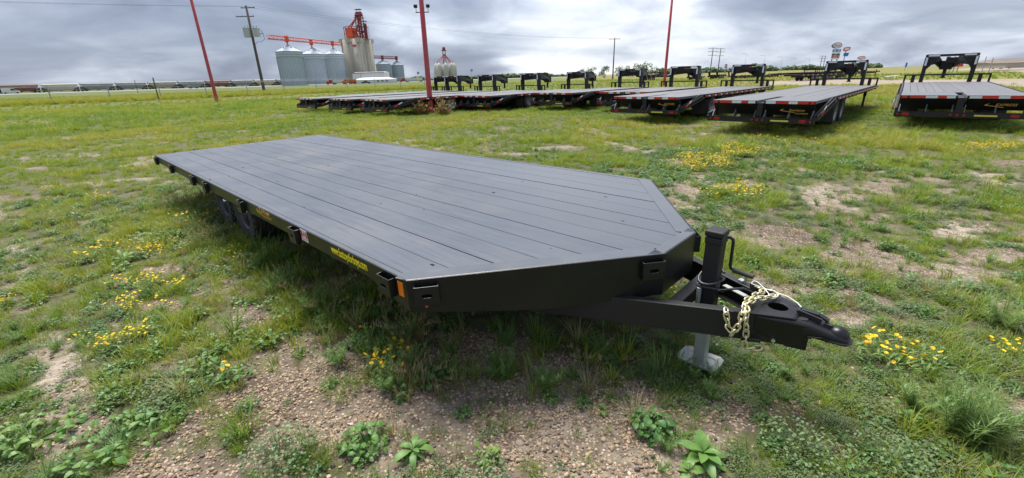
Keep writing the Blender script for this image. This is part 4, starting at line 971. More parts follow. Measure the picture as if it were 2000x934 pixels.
# ------------------------------------------------------------------ grain train
def hopper_car(s0, length, mat, label, kind=0):
    p = T0 + RD * s0
    root = empty('hopper_wagon', (p[0], p[1], 0.40), math.atan2(RD[1], RD[0]), label, 'rail wagon', 'grain wagons standing on the railway')
    L = length; H = 4.2; W = 1.55
    mb = MB()
    mb.prism([(3.0, -W, 0.95), (L - 3.0, -W, 0.95), (L - 3.0, W, 0.95), (3.0, W, 0.95)], [(0.9, -W, 2.4), (L - 0.9, -W, 2.4), (L - 0.9, W, 2.4), (0.9, W, 2.4)])
    mb.prism([(0.9, -W, 2.4), (L - 0.9, -W, 2.4), (L - 0.9, W, 2.4), (0.9, W, 2.4)], [(0.2, -W, H - 0.35), (L - 0.2, -W, H - 0.35), (L - 0.2, W, H - 0.35), (0.2, W, H - 0.35)])
    mb.prism([(0.2, -W, H - 0.35), (L - 0.2, -W, H - 0.35), (L - 0.2, W, H - 0.35), (0.2, W, H - 0.35)], [(0.2, -W * 0.7, H), (L - 0.2, -W * 0.7, H), (L - 0.2, W * 0.7, H), (0.2, W * 0.7, H)])
    for k in range(9): xx = 1.4 + k * (L - 2.8) / 8; mb.span((xx - 0.06, -W - 0.07, 1.3), (xx + 0.06, -W, H - 0.4))
    mb.build('body', mat, root)
    mb = MB(); mb.span((0.3, -0.4, H), (L - 0.3, 0.4, H + 0.12)); mb.build('roof_walk', M['steel_grey'], root)
    for k in range(3):
        mb = MB(); xx = 3.2 + k * (L - 6.4) / 2; mb.prism([(xx - 0.5, -0.8, 0.35), (xx + 0.5, -0.8, 0.35), (xx + 0.5, 0.8, 0.35), (xx - 0.5, 0.8, 0.35)], [(xx - 1.7, -W + 0.05, 1.2), (xx + 1.7, -W + 0.05, 1.2), (xx + 1.7, W - 0.05, 1.2), (xx - 1.7, W - 0.05, 1.2)]); mb.build('chute', mat, root)
    for sx in (1.5, L - 1.5):
        mb = MB(); mb.span((sx - 1.3, -1.1, 0.3), (sx + 1.3, 1.1, 0.7)); mb.slab([(sx - 1.4, -1.2, 1.1), (sx + 1.4, -1.2, 1.1), (sx + (1.4 if sx > 5 else -1.4), -1.2, 2.4)], (0, 2.4, 0)); bg = mb.build('bogie', M['dark_steel'], root)
        for ww in (-0.85, 0.85):
            mb = MB()
            for sg in (-1, 1): mb.lathe([(0.0, sg * 0.68), (0.46, sg * 0.68), (0.46, sg * 0.82), (0, sg * 0.82)], 16, 'Y', c=(sx + ww, 0, 0.40))
            mb.build('wheel', M['dark_steel'], bg)
    mb = MB(); mb.span((-0.35, -0.15, 0.6), (L + 0.35, 0.15, 0.95)); mb.build('coupling', M['dark_steel'], root)
cars = [('brown_car', 'brown grain wagon at the left end of the train'), ('cream', 'cream grain wagon next to the brown end wagon'), ('grey_car', 'grey grain wagon after the cream one'),
        ('grey_car', 'second grey grain wagon, just left of the tan wagon'), ('tan_car', 'tan grain wagon in the middle of the train'), ('grey_car', 'grey grain wagon between the tan wagon and the slim red lamp post'),
        ('brown_car', 'brown grain wagon behind the foot of the slim red lamp post'), ('grey_car', 'grey grain wagon right of the slim red lamp post'), ('cream', 'cream grain wagon nearest the silver grain bins'), ('grey_car', 'grey grain wagon ending behind the first silver bin')]
for k, (m_, lab) in enumerate(cars): hopper_car(k * 15.6, 15.1, M[m_], lab)

# ------------------------------------------------------------------ vehicles across the highway
def wheel_small(mb, x, y, r, w): mb.lathe([(0, y - w / 2), (r, y - w / 2), (r, y + w / 2), (0, y + w / 2)], 14, 'Y', c=(x, 0, r), smooth=False)
def van(px, Y, yaw, label, paintm, L=5.6, kind='van', H=2.3):
    f_ = foot(px, Y); root = empty(kind, (f_[0], f_[1], 0.36), yaw, label, kind)
    mb = MB(); W = 0.95
    prof = [(0, 0.4), (L, 0.4), (L, 1.05), (L - 0.15, 1.15), (L - 1.1, 1.3), (L - 1.9, H), (0.15, H), (0, H - 0.2)]
    mb.slab([(a, -W, b) for a, b in prof], (0, 2 * W, 0)); mb.build('body', paintm, root, bevel=0.06)
    mb = MB(); mb.slab([(L - 1.2, -W - 0.01, 1.35), (L - 1.9, -W - 0.01, H - 0.15), (L - 2.8, -W - 0.01, H - 0.15), (L - 2.8, -W - 0.01, 1.35)], (0, 2 * W + 0.02, 0)); mb.build('window', M['glass'], root)
    for x in (0.9, L - 0.95):
        for sg in (-1, 1): mb = MB(); wheel_small(mb, x, sg * (W - 0.05), 0.36, 0.26); mb.build('wheel', M['rubber'], root)
YWR = math.atan2(RD[1], RD[0])
van(3, 206, YWR, 'white van driving on the highway before the brown wagon', M['white'], 5.6)
van(367, 232, YWR, 'pale blue car on the highway left of the slim red lamp post', M['grey_car'], 4.6, 'car', 1.5)
def pickup(px, Y, yaw, label, paintm):
    f_ = foot(px, Y); root = empty('pickup_truck', (f_[0], f_[1], 0.02), yaw, label, 'pickup'); W = 1.0; L = 6.0
    prof = [(0, 0.5), (L, 0.5), (L, 1.05), (L - 0.2, 1.15), (L - 1.5, 1.2), (L - 2.2, 1.9), (L - 3.7, 1.92), (L - 4.1, 1.25), (0, 1.22)]
    mb = MB(); mb.slab([(a, -W, b) for a, b in prof], (0, 2 * W, 0)); mb.build('body', paintm, root, bevel=0.05)
    mb = MB(); mb.slab([(L - 1.65, -W - 0.01, 1.25), (L - 2.25, -W - 0.01, 1.82), (L - 3.6, -W - 0.01, 1.84), (L - 3.9, -W - 0.01, 1.28)], (0, 2 * W + 0.02, 0)); mb.build('window', M['glass'], root)
    for x in (1.1, L - 1.1):
        for sg in (-1, 1): mb = MB(); wheel_small(mb, x, sg * (W - 0.05), 0.4, 0.28); mb.build('wheel', M['rubber'], root)
def semi(px, Y, yaw, label, cabm, boxm, L=13.0, tail=None):
    f_ = foot(px, Y); root = empty('semi_truck', (f_[0], f_[1], 0.02), yaw, label, 'truck', 'trucks parked by the grain terminal'); W = 1.25
    prof = [(0, 0.7), (0, 2.0), (0.3, 2.2), (1.6, 2.3), (2.1, 3.4), (3.9, 3.5), (3.9, 0.7)]
    mb = MB(); mb.slab([(-a, -W, b) for a, b in prof], (0, 2 * W, 0)); mb.build('cab', cabm, root, bevel=0.06)
    mb = MB(); mb.slab([(-1.7, -W - 0.02, 2.25), (-2.1, -W - 0.02, 3.1), (-3.0, -W - 0.02, 3.1), (-3.0, -W - 0.02, 2.25)], (0, 2 * W + 0.04, 0)); mb.build('window', M['glass'], root)
    mb = MB(); mb.prism([(-4.6, -W * 0.7, 0.9), (-4.4 - L, -W * 0.7, 0.9), (-4.4 - L, W * 0.7, 0.9), (-4.6, W * 0.7, 0.9)], [(-4.3, -W, 2.9), (-4.4 - L, -W, 2.9), (-4.4 - L, W, 2.9), (-4.3, W, 2.9)]); mb.build('trailer_body', boxm, root)
    mb = MB(); mb.span((-1, -0.5, 0.6), (-4.4 - L, 0.5, 0.9)); mb.build('frame', M['dark_steel'], root)
    for x in (-1.0, -5.0, -6.2, -2.6 - L, -3.8 - L):
        for sg in (-1, 1): mb = MB(); wheel_small(mb, x, sg * (W - 0.1), 0.5, 0.4); mb.build('wheel', M['rubber'], root)
# ------------------------------------------------------------------ grain terminal
def corrugated(name, base, sc, streak):
    m, t, b = material(name)
    oc = t.n('ShaderNodeTexCoord').outputs['Object']
    n = t.noise(t.n('ShaderNodeVectorMath', {0: oc, 1: (1, 1, 0.06)}, operation='MULTIPLY').outputs[0], sc, 5, 0.65)
    c = t.mix(n, tuple(k * 0.78 for k in base), tuple(min(1, k * 1.15) for k in base))
    if streak:
        k2 = t.ramp(t.noise(t.n('ShaderNodeVectorMath', {0: oc, 1: (1, 1, 0.035)}, operation='MULTIPLY').outputs[0], 0.30, 5, 0.6), [(0.52, 0.0), (0.64, 1.0)])
        c = t.mix(t.math('MULTIPLY', k2, 0.75), c, streak)
    setin(t, b, color=c, rough=0.8 if not streak else 0.9, metal=0.0, spec=0.12); return m
M['bin_steel'] = corrugated('galvanised_bin_sheet', (0.52, 0.585, 0.65), 0.5, None)
M['bin_rib'] = paint('bin_stiffener_steel', (0.25, 0.31, 0.38), 0.7, spec=0.1)
M['bin_old'] = corrugated('older_bin_sheet', (0.32, 0.37, 0.43), 0.5, None)
M['concrete'] = corrugated('stained_silo_concrete', (0.50, 0.46, 0.38), 0.35, (0.20, 0.175, 0.145))
M['silo_white'] = corrugated('cream_silo_sheet', (0.50, 0.49, 0.43), 0.8, None)
def steel_bin(px, Y, pxw, py_e, py_c, label, mat, ribs=True, group='big silver grain bins', px_eave=None):
    f_ = foot(px, Y); rad = pxw / 2 / F_PX * Y * 0.80
    pe = px_eave or px
    he = top_z(pe, py_e, Y); hc = top_z(pe, py_c, Y)
    root = empty('grain_bin', (f_[0], f_[1], 0), 0, label, 'grain bin', group)
    mb = MB()
    nb = 14; prof = [(rad * 1.01, 0.0), (rad * 1.01, 0.6)]
    for k in range(nb):
        z0 = 0.6 + (he - 0.6) * k / nb; z1 = 0.6 + (he - 0.6) * (k + 1) / nb
        prof += [(rad, z0 + 0.02), (rad, z1 - 0.10), (rad * 1.006, z1 - 0.08), (rad * 1.006, z1 - 0.02)]
    mb.lathe(prof, 48, 'Z', smooth=False); mb.build('wall', mat, root)
    if ribs:
        mb = MB()
        for k in range(48): a = 2 * math.pi * k / 48; mb.box((math.cos(a) * rad * 1.008, math.sin(a) * rad * 1.008, he * 0.42), (0.16, 0.16, he * 0.84), Matrix.Rotation(a, 3, 'Z'))
        mb.build('stiffener', M['bin_rib'], root)['kind'] = 'stuff'
        for zz in (0.83, 0.90, 0.975):
            mb = MB(); mb.lathe([(rad * 1.008, he * zz), (rad * 1.035, he * zz), (rad * 1.035, he * zz + 0.25), (rad * 1.008, he * zz + 0.25)], 40, 'Z', smooth=False); mb.build('wind_ring', M['bin_rib'], root)
    mb = MB(); ns = 24; vs = []
    mb.lathe([(rad * 1.03, he - 0.1), (rad * 0.08, hc), (rad * 0.08, hc + 0.7), (0, hc + 0.8)], 36, 'Z', smooth=False)
    for k in range(ns): a = 2 * math.pi * k / ns; mb.bar((math.cos(a) * rad, math.sin(a) * rad, he + 0.05), (math.cos(a) * rad * 0.1, math.sin(a) * rad * 0.1, hc + 0.02), 0.14, 0.14)
    rf = mb.build('roof', mat, root)
    for k in range(6):
        a = 2 * math.pi * k / 6 + 0.3; mb = MB(); mb.box((math.cos(a) * rad * 0.55, math.sin(a) * rad * 0.55, he + (hc - he) * 0.45 + 0.3), (0.6, 0.6, 0.7)); mb.build('roof_vent', M['steel_grey'], rf)
    for k in range(12):     # railing
        pass
    return f_, rad, he, hc
B1 = steel_bin(576, 310, 55, 101, 88, 'nearest and leftmost of the big silver grain bins', M['bin_steel'], px_eave=563)
B2 = steel_bin(621, 355, 47, 106, 93, 'middle one of the three big silver grain bins', M['bin_steel'], px_eave=611)
B3 = steel_bin(661, 395, 42, 106, 94, 'big silver grain bin standing against the concrete elevator', M['bin_steel'], px_eave=652)
B4 = steel_bin(752, 430, 33, 125, 118, 'dull grey grain bin right beside the concrete elevator', M['bin_old'], False, 'smaller dull grain bins', px_eave=750)
B5 = steel_bin(779, 440, 28, 127, 119, 'dull grey grain bin, rightmost of the terminal', M['bin_old'], False, 'smaller dull grain bins', px_eave=778)
def truss(mb, a, b, w, h, n, r):
    a = Vector(a); b = Vector(b); t = (b - a).normalized(); sd = t.cross(Vector((0, 0, 1))).normalized() * w / 2; up = Vector((0, 0, h))
    for s_ in (-1, 1):
        mb.tube([a + sd * s_, b + sd * s_], r, 5); mb.tube([a + sd * s_ + up, b + sd * s_ + up], r, 5)
        for k in range(n): p = a.lerp(b, k / n) + sd * s_; q = a.lerp(b, (k + 1) / n) + sd * s_; mb.tube([p, q + up] if k % 2 else [p + up, q], r * 0.8, 4)
    for k in range(n + 1): p = a.lerp(b, k / n); mb.tube([p - sd, p + sd], r * 0.8, 4)
def conveyor(a, b, drops, label, mat):
    root = empty('grain_conveyor', (0, 0, 0), 0, label, 'conveyor')
    mb = MB(); truss(mb, a, b, 2.0, 2.2, 26, 0.17); mb.bar(Vector(a) + Vector((0, 0, 0.3)), Vector(b) + Vector((0, 0, 0.3)), 1.2, 0.5); mb.build('truss', mat, root)
    for d_ in drops: mb = MB(); mb.tube([(d_[0], d_[1], d_[2]), (d_[0], d_[1], d_[3])], 0.55, 8); mb.span((d_[0] - 1.0, d_[1] - 1.0, d_[3] - 1.2), (d_[0] + 1.0, d_[1] + 1.0, d_[3] + 2.4)); mb.build('spout', mat, root)
zt1, zt3 = B1[3] + 2.6, B3[3] + 2.6
dA = Vector((B1[0][0], B1[0][1], zt1)); dB = Vector((B3[0][0], B3[0][1], zt3)); ext = (dB - dA)
conveyor(dA - ext * 0.28, dB + ext * 0.42, [(B[0][0], B[0][1], B[3] - 0.2, B[3] + 3.0) for B in (B1, B2, B3)], 'red conveyor bridge running over the tops of the three silver bins', M['orange_steel'])
dA = Vector((B4[0][0], B4[0][1], B4[3] + 1.5)); dB = Vector((B5[0][0], B5[0][1], B5[3] + 1.5)); ext = dB - dA
conveyor(dA - ext * 0.9, dB + ext * 0.05, [(B[0][0], B[0][1], B[3] - 0.2, B[3] + 1.8) for B in (B4, B5)], 'dark red conveyor bridge over the two dull bins', M['dark_red'])

def elevator():
    Y = 415.0; f_ = foot(707, Y)
    root = empty('grain_elevator', (f_[0], f_[1], 0), -0.35, 'tall stained concrete grain elevator with red headhouse steelwork', 'grain elevator')
    H = top_z(697, 78, Y); s = Y / F_PX
    rr = 5.4
    for i in range(2):
        for j in range(2):
            mb = MB(); mb.lathe([(rr, 0), (rr, H), (0, H)], 28, 'Z', c=((i - 0.5) * rr * 1.92, (j - 0.5) * rr * 1.9, 0)); mb.build('silo', M['concrete'], root)
    mb = MB(); mb.span((-rr * 1.80, -rr * 1.62, 0), (rr * 1.80, rr * 1.62, H - 0.4)); mb.build('core', M['concrete'], root)
    mb = MB(); mb.span((-rr * 1.93, -rr * 1.90, H - 2.6), (rr * 1.93, rr * 1.90, H + 0.5)); mb.build('parapet', M['concrete'], root)
    mb = MB(); n = 20; ov = [(rr * 0.96 + 3.3 * math.cos(k * 2 * math.pi / n), -rr * 1.95 - 0.22, H - 5.5 + 1.15 * math.sin(k * 2 * math.pi / n)) for k in range(n)]
    mb.slab(ov, (0, 0.05, 0), 0); mb.build('emblem', M['pink_red'], root)
    mb = MB(); ov = [(rr * 0.96 + 3.7 * math.cos(k * 2 * math.pi / n), -rr * 1.95 - 0.16, H - 5.5 + 1.5 * math.sin(k * 2 * math.pi / n)) for k in range(n)]; mb.slab(ov, (0, 0.025, 0)); mb.build('emblem_border', M['white'], root)
    # headhouse
    h1 = top_z(688, 55, Y) ; h2 = top_z(705, 20, Y); h3 = top_z(718, 44, Y)
    def X(px, py): return float(at(px, py, Y)[0] - f_[0])
    xb = X(687, 65)
    mb = MB(); mb.span((xb - 4.0, -4, H + (h1 - H) * 0.25), (xb + 3.0, 3, h1)); mb.prism([(xb - 2.5, -2.5, H + 0.5), (xb + 2, -2.5, H + 0.5), (xb + 2, 2, H + 0.5), (xb - 2.5, 2, H + 0.5)], [(xb - 4, -4, H + (h1 - H) * 0.26), (xb + 3, -4, H + (h1 - H) * 0.26), (xb + 3, 3, H + (h1 - H) * 0.26), (xb - 4, 3, H + (h1 - H) * 0.26)]); mb.build('garner_bin', M['orange_steel'], root)
    mb = MB()
    xt = X(704, 40)
    for sx in (-1, 1):
        for sy in (-1, 1): mb.tube([(xt + sx * 2.6, sy * 2.6, H), (xt + sx * 2.2, sy * 2.2, h2 - 4)], 0.35, 5)
    for k in range(9):
        z0 = H + (h2 - 4 - H) * k / 9; z1 = H + (h2 - 4 - H) * (k + 1) / 9
        for sy in (-1, 1): mb.tube([(xt - 2.5, sy * 2.5, z0), (xt + 2.5, sy * 2.5, z1)], 0.2, 4); mb.tube([(xt - 2.5, sy * 2.5, z1), (xt + 2.5, sy * 2.5, z1)], 0.2, 4)
    mb.build('leg_tower', M['dark_red'], root)
    mb = MB(); mb.span((xt - 1.6, -0.6, H), (xt - 0.7, 0.6, h2 - 2)); mb.span((xt + 0.8, -0.6, H), (xt + 1.7, 0.6, h2 - 2)); mb.span((xt - 3.4, -3, h2 - 6.3), (xt + 3.4, 3, h2 - 5.9)); mb.build('elevator_leg', M['red_steel'], root)
    mb = MB(); mb.lathe([(0, h2 - 5.5), (2.0, h2 - 5), (2.2, h2 - 3), (1.4, h2 - 1.5), (0, h2 - 1.3)], 12, 'Z', c=(xt - 1.2, 0, 0)); mb.lathe([(0, h2 - 5.5), (2.0, h2 - 5), (2.2, h2 - 3), (1.4, h2 - 1.5), (0, h2 - 1.3)], 12, 'Z', c=(xt + 1.4, 0, 0)); mb.build('leg_head', M['dark_red'], root)
    mb = MB(); mb.span((xt - 2.4, -1.4, h2), (xt + 2.8, 1.4, h2 + 0.5)); mb.tube([(xt - 1.8, 0, h2 - 2), (xt - 1.8, 0, h2)], 0.15, 4); mb.tube([(xt + 2, 0, h2 - 2), (xt + 2, 0, h2)], 0.15, 4); mb.build('hoist_beam', M['dark_steel'], root)
    xs = X(718, 60)
    mb = MB(); mb.span((xs - 0.9, -0.9, H), (xs + 0.9, 0.9, h3 - 2)); mb.span((xs - 2.2, -2, h3 - 4.2), (xs + 2.2, 2, h3 - 3.8)); mb.lathe([(0, h3 - 3.8), (1.7, h3 - 3.4), (1.2, h3 - 1.3), (0, h3 - 1)], 12, 'Z', c=(xs, 0, 0)); mb.span((xs - 2, -1, h3 + 0.2), (xs + 2, 1, h3 + 0.6)); mb.tube([(xs - 1.5, 0, h3 - 4), (xs - 1.5, 0, h3 + 0.3)], 0.12, 4); mb.tube([(xs + 1.5, 0, h3 - 4), (xs + 1.5, 0, h3 + 0.3)], 0.12, 4)
    for k in range(6): z0 = H + (h3 - 4 - H) * k / 6; mb.span((xs - 1.8, -1.8, z0), (xs + 2.6, 1.8, z0 + 0.3))
    mb.build('short_leg', M['dark_red'], root)
    mb = MB()
    for a, b in (((xt - 1, 0, h2 - 4), (xb - 1, 0, h1)), ((xt - 2, -1, h2 - 6), (xb - 4, 0, h1)), ((xt + 1, 0, h2 - 6), (xt - 6, 0, H + 4)), ((xt - 3, -2, H + 9), (xt + 6, -2, H)), ((xs, 0, h3 - 6), (xt, 0, h3 - 9)), ((xt - 4, -2, H + 6), (xt, -2, H)), ((xt - 2, -3, H + 6), (xt - 7, -3, H + 1))): mb.tube([a, b], 0.5, 6)
    mb.build('spout', M['red_steel'], root)
    mb = MB(); xl = X(671, 60)
    for (a, b) in (((xl, -2, H), (xl, -2, h1 + 1)), ((xl + 1.8, -2, H), (xl + 1.8, -2, h1 + 1)), ((xl, -2, h1 + 1), (xb - 1, -2, h1 + 1.5)), ((xl, -2, H + 5), (xb - 3, -2, H + 5)), ((xb, -3, h1 + 1.5), (xs, -3, h1 - 0.5)), ((xb, -3, h1 - 3), (xs, -3, h1 - 3.5))): mb.tube([a, b], 0.28, 5)
    mb.build('catwalk', M['dark_steel'], root)
    xr = X(731, 128)
    mb = MB()
    for k in range(12): mb.tube([(rr * 2.0 + (0.2 if k % 2 else 2.2), -4, H * 0.12 + k * H * 0.07), (rr * 2.0 + (2.2 if k % 2 else 0.2), -4, H * 0.12 + (k + 1) * H * 0.07)], 0.22, 4)
    mb.tube([(rr * 2.0 + 2.3, -4, 0), (rr * 2.0 + 2.3, -4, H * 0.96)], 0.2, 4); mb.build('stair', M['steel_grey'], root)
    for wz in (0.62, 0.55, 0.42, 0.36, 0.28, 0.22):
        mb = MB(); mb.span((rr * 1.15 + random.uniform(-0.6, 0.6), -rr * 1.97, H * wz), (rr * 1.15 + 1.6, -rr * 1.85, H * wz + 2.0)); mb.build('patch', M['silo_white'], root)
elevator()
def building(px0, px1, Y, py_eave, py_ridge, yaw, label, mat, depth=14.0, windows=0, trim=None, name='terminal_building', zb=0.0):
    a = foot(px0, Y); b = foot(px1, Y); W = abs(b[0] - a[0]); c = (a + b) / 2
    root = empty(name, (c[0], c[1], zb), yaw, label, 'building')
    he = top_z((px0 + px1) / 2, py_eave, Y) - zb; hr = top_z((px0 + px1) / 2, py_ridge, Y) - zb
    mb = MB(); mb.span((-W / 2, 0, 0), (W / 2, depth, he)); mb.build('wall', mat, root)
    mb = MB(); mb.prism([(-W / 2 - 0.3, -0.3, he), (W / 2 + 0.3, -0.3, he), (W / 2 + 0.3, depth + 0.3, he), (-W / 2 - 0.3, depth + 0.3, he)], [(-W / 2 - 0.1 + (W * 0.18 if trim is None else 0), depth / 2 - 0.1, max(hr, he + 0.3)), (W / 2 + 0.1 - (W * 0.18 if trim is None else 0), depth / 2 - 0.1, max(hr, he + 0.3)), (W / 2 + 0.1 - (W * 0.18 if trim is None else 0), depth / 2 + 0.1, max(hr, he + 0.3)), (-W / 2 - 0.1 + (W * 0.18 if trim is None else 0), depth / 2 + 0.1, max(hr, he + 0.3))]); mb.build('roof', M['white'] if mat is M['white'] else M['roof_brown'], root)
    if trim: mb = MB(); mb.span((-W / 2 - 0.35, -0.4, he - 0.25), (W / 2 + 0.35, -0.28, he + 0.25)); mb.build('fascia', trim, root)
    for k in range(windows):
        xx = -W / 2 + W * (0.62 + 0.11 * k); fr = MB(); fr.span((xx - 0.9, -0.08, he * 0.35), (xx + 0.9, 0.02, he * 0.8)); fo = fr.build('window', M['white'], root)
        p = MB(); p.span((xx - 0.7, -0.12, he * 0.41), (xx + 0.7, -0.085, he * 0.74)); p.build('pane', M['glass'], fo)
    return root, W, he
r_, W_, he_ = building(690, 752, 380, 142, 140.5, 0.0, 'long white receiving shed with dark red roof edge below the concrete elevator', M['white'], 16, 0, M['dark_red'])
mb = MB(); mb.span((-W_ / 2 + W_ * 0.26, -0.06, 0), (-W_ / 2 + W_ * 0.27, 0.0, he_ - 0.3)); mb.build('downpipe', M['dark_red'], r_)
building(690, 768, 340, 155.5, 151.5, 0.0, 'low white office with hipped roof behind the dark pickup', M['white'], 12, 3)
pickup(706, 318, 0.05, 'dark pickup parked before the low white office', M['dark_truck'])
semi(637, 330, math.pi + 0.55, 'red semi truck with white grain trailer below the silver bins', M['red_cab'], M['white'], 10)
semi(668, 316, math.pi + 0.25, 'orange truck parked left of the low white office', M['orange_cab'], M['orange_cab'], 5)
semi(781, 360, math.pi + 0.2, 'red semi truck with white tank trailer right of the dull bins', M['red_cab'], M['white'], 13)

def spider_bins():
    Y = 430.0; f_ = foot(871, Y); root = empty('fertilizer_bins', (f_[0], f_[1], 0), 0.2, 'cluster of cream hopper bins under a red spider of spouts', 'storage bins')
    he = top_z(870, 129, Y); hc = top_z(870, 124.5, Y); hp = top_z(868, 99, Y); s = Y / F_PX; rad = 5.6 * s * 0.92
    for k in range(8):
        a = 2 * math.pi * k / 8; cx, cy = (math.cos(a) * 15.5 * s, math.sin(a) * 15.5 * s)
        mb = MB(); mb.lathe([(0.3, 0.3), (rad, 2.6), (rad, he), (rad * 0.15, hc + 0.6), (0, hc + 0.8)], 20, 'Z', c=(cx, cy, 0)); mb.build('bin', M['silo_white'], root)
        mb = MB(); mb.tube([(cx, cy, hc + 0.4), (0, 0, hp - 3)], 0.30, 6); mb.build('spout', M['pink_red'], root)
    mb = MB()
    for sx in (-1, 1):
        for sy in (-1, 1): mb.tube([(sx * 1.4, sy * 1.4, 0), (sx * 1.2, sy * 1.2, hp)], 0.22, 5)
    for k in range(14): z0 = hp * k / 14; mb.tube([(-1.3, -1.3, z0), (1.3, -1.3, z0 + hp / 14)], 0.14, 4)
    mb.build('leg_tower', M['dark_red'], root)
    mb = MB(); mb.span((-2.2, -2.2, hp - 0.2), (2.2, 2.2, hp + 0.3)); mb.lathe([(0, hp + 0.3), (1.5, hp + 0.6), (1.2, hp + 3), (0, hp + 3.3)], 12, 'Z'); mb.build('leg_head', M['dark_red'], root)
spider_bins()

# ------------------------------------------------------------------ trees on the skyline
def leaf_mat(name, a, b_, tr=0.3):
    m, t, b = material(name)
    rnd = t.n('ShaderNodeObjectInfo').outputs['Random']
    geo = t.n('ShaderNodeNewGeometry')
    n = t.noise(t.n('ShaderNodeTexCoord').outputs['Object'], 2.0, 3)
    f = t.math('ADD', t.math('MULTIPLY', n, 0.6), t.math('MULTIPLY', rnd, 0.4))
    c = t.mix(f, a, b_); setin(t, b, color=c, rough=0.55, spec=0.3)
    trn = t.n('ShaderNodeBsdfTranslucent', {'Color': t.mix(0.5, c, tuple(min(1, k * 1.6) for k in b_))})
    mx = t.n('ShaderNodeMixShader', {0: tr, 1: b.outputs[0], 2: trn.outputs[0]})
    out = [n_ for n_ in m.node_tree.nodes if n_.type == 'OUTPUT_MATERIAL'][0]; t.t.links.new(mx.outputs[0], out.inputs[0]); return m
M['tree_leaf'] = leaf_mat('tree_leaf', (0.045, 0.085, 0.035), (0.11, 0.16, 0.06))
M['bark'] = paint('tree_bark', (0.09, 0.07, 0.055), 0.9, var=0.3)
def tree(x, y, h, w, label, group='trees beyond the highway', leaves=900):
    root = empty('tree', (x, y, 0), random.uniform(0, 6), label, 'tree', group)
    mb = MB(); mb.tube([(0, 0, -0.2), (0.1, 0, h * 0.3), (0, 0.1, h * 0.7)], [h * 0.03, h * 0.02, h * 0.008], 7)
    for k in range(5): a = random.uniform(0, 6.3); z0 = h * random.uniform(0.2, 0.5); mb.tube([(0, 0, z0), (math.cos(a) * w * 0.3, math.sin(a) * w * 0.3, z0 + h * 0.25)], [h * 0.012, h * 0.004], 5)
    mb.build('trunk', M['bark'], root)
    mb = MB(); cl = []
    for k in range(14):
        a = random.uniform(0, 6.3); q = random.random() ** 0.5; zc = random.uniform(0.2, 0.92); rr = w * 0.5 * q * (1.0 - 0.75 * max(0, zc - 0.45))
        cl.append((math.cos(a) * rr, math.sin(a) * rr, zc * h, random.uniform(0.12, 0.24) * w))
    for k in range(leaves):
        cx, cy, cz, cr = random.choice(cl); d = Vector((random.gauss(0, 1), random.gauss(0, 1), random.gauss(0, 1))).normalized() * cr * random.uniform(0.5, 1.05)
        p = Vector((cx, cy, cz)) + d; s_ = h * random.uniform(0.018, 0.04)
        R = Euler((random.uniform(0, 6), random.uniform(0, 6), random.uniform(0, 6))).to_matrix()
        mb.add([p + R @ Vector((-s_, -s_ * 0.6, 0)), p + R @ Vector((s_, -s_ * 0.5, 0)), p + R @ Vector((s_ * 0.3, s_, 0)), p + R @ Vector((-s_ * 0.7, s_ * 0.7, 0))], [(0, 1, 2, 3)])
    mb.build('crown', M['tree_leaf'], root)
TL = ['tree at the left end of the clump behind the single crossarm pole', 'second tree of the clump, just left of the single crossarm pole', 'tree directly behind the single crossarm pole', 'tree just right of the single crossarm pole', 'small tree in the dip of the clump before its tall end', 'bushy tree left of the tallest one', 'tallest tree of the clump beyond the highway', 'tree falling away right of the tallest one', 'low tree before the slim red lamp post', 'small bush left of the slim red lamp post at the clump end']
for k, (px, pt, Y) in enumerate(((1137, 135, 250), (1155, 133, 256), (1180, 130, 250), (1208, 131, 258), (1228, 129, 250), (1245, 126, 246), (1262, 123, 250), (1279, 131, 255), (1287, 135, 262), (1293, 134, 270))):
    f_ = foot(px, Y); h = top_z(px, pt, Y); tree(f_[0], f_[1], h, h * 1.15, TL[k])
def distant_trees():
    mb = MB(); 
    for (px0, px1, Y, lo, hi) in ((790, 1130, 900, 3, 8), (1290, 1520, 700, 3, 9), (1480, 1720, 1100, 5, 11), (-60, 60, 1000, 4, 8)):
        n = int((px1 - px0) * 1.3)
        for k in range(n):
            px = px0 + (px1 - px0) * random.random(); f_ = foot(px, Y * random.uniform(0.95, 1.1)); h = random.uniform(lo, hi) * (0.4 + 1.1 * float(fbm(np.array([px * 0.06]), np.array([2.0]), 3)[0])); r = h * random.uniform(0.5, 0.9)
            m_ = 7; ph = random.uniform(0, 6)
            prof = [(r * 0.8, 0.0), (r, h * 0.35), (r * 0.8, h * 0.7), (r * 0.35, h * 0.95), (0, h)]
            vs = []
            for (q, z_) in prof: vs += [(f_[0] + q * random.uniform(0.7, 1.2) * math.cos(ph + j * 2 * math.pi / m_), f_[1] + q * random.uniform(0.7, 1.2) * math.sin(ph + j * 2 * math.pi / m_), z_ * random.uniform(0.9, 1.08)) for j in range(m_)]
            mb.add(vs, [(i * m_ + j, i * m_ + (j + 1) % m_, (i + 1) * m_ + (j + 1) % m_, (i + 1) * m_ + j) for i in range(4) for j in range(m_)])
    tag(mb.build('treeline', M['tree_leaf']), kind='stuff')
distant_trees()

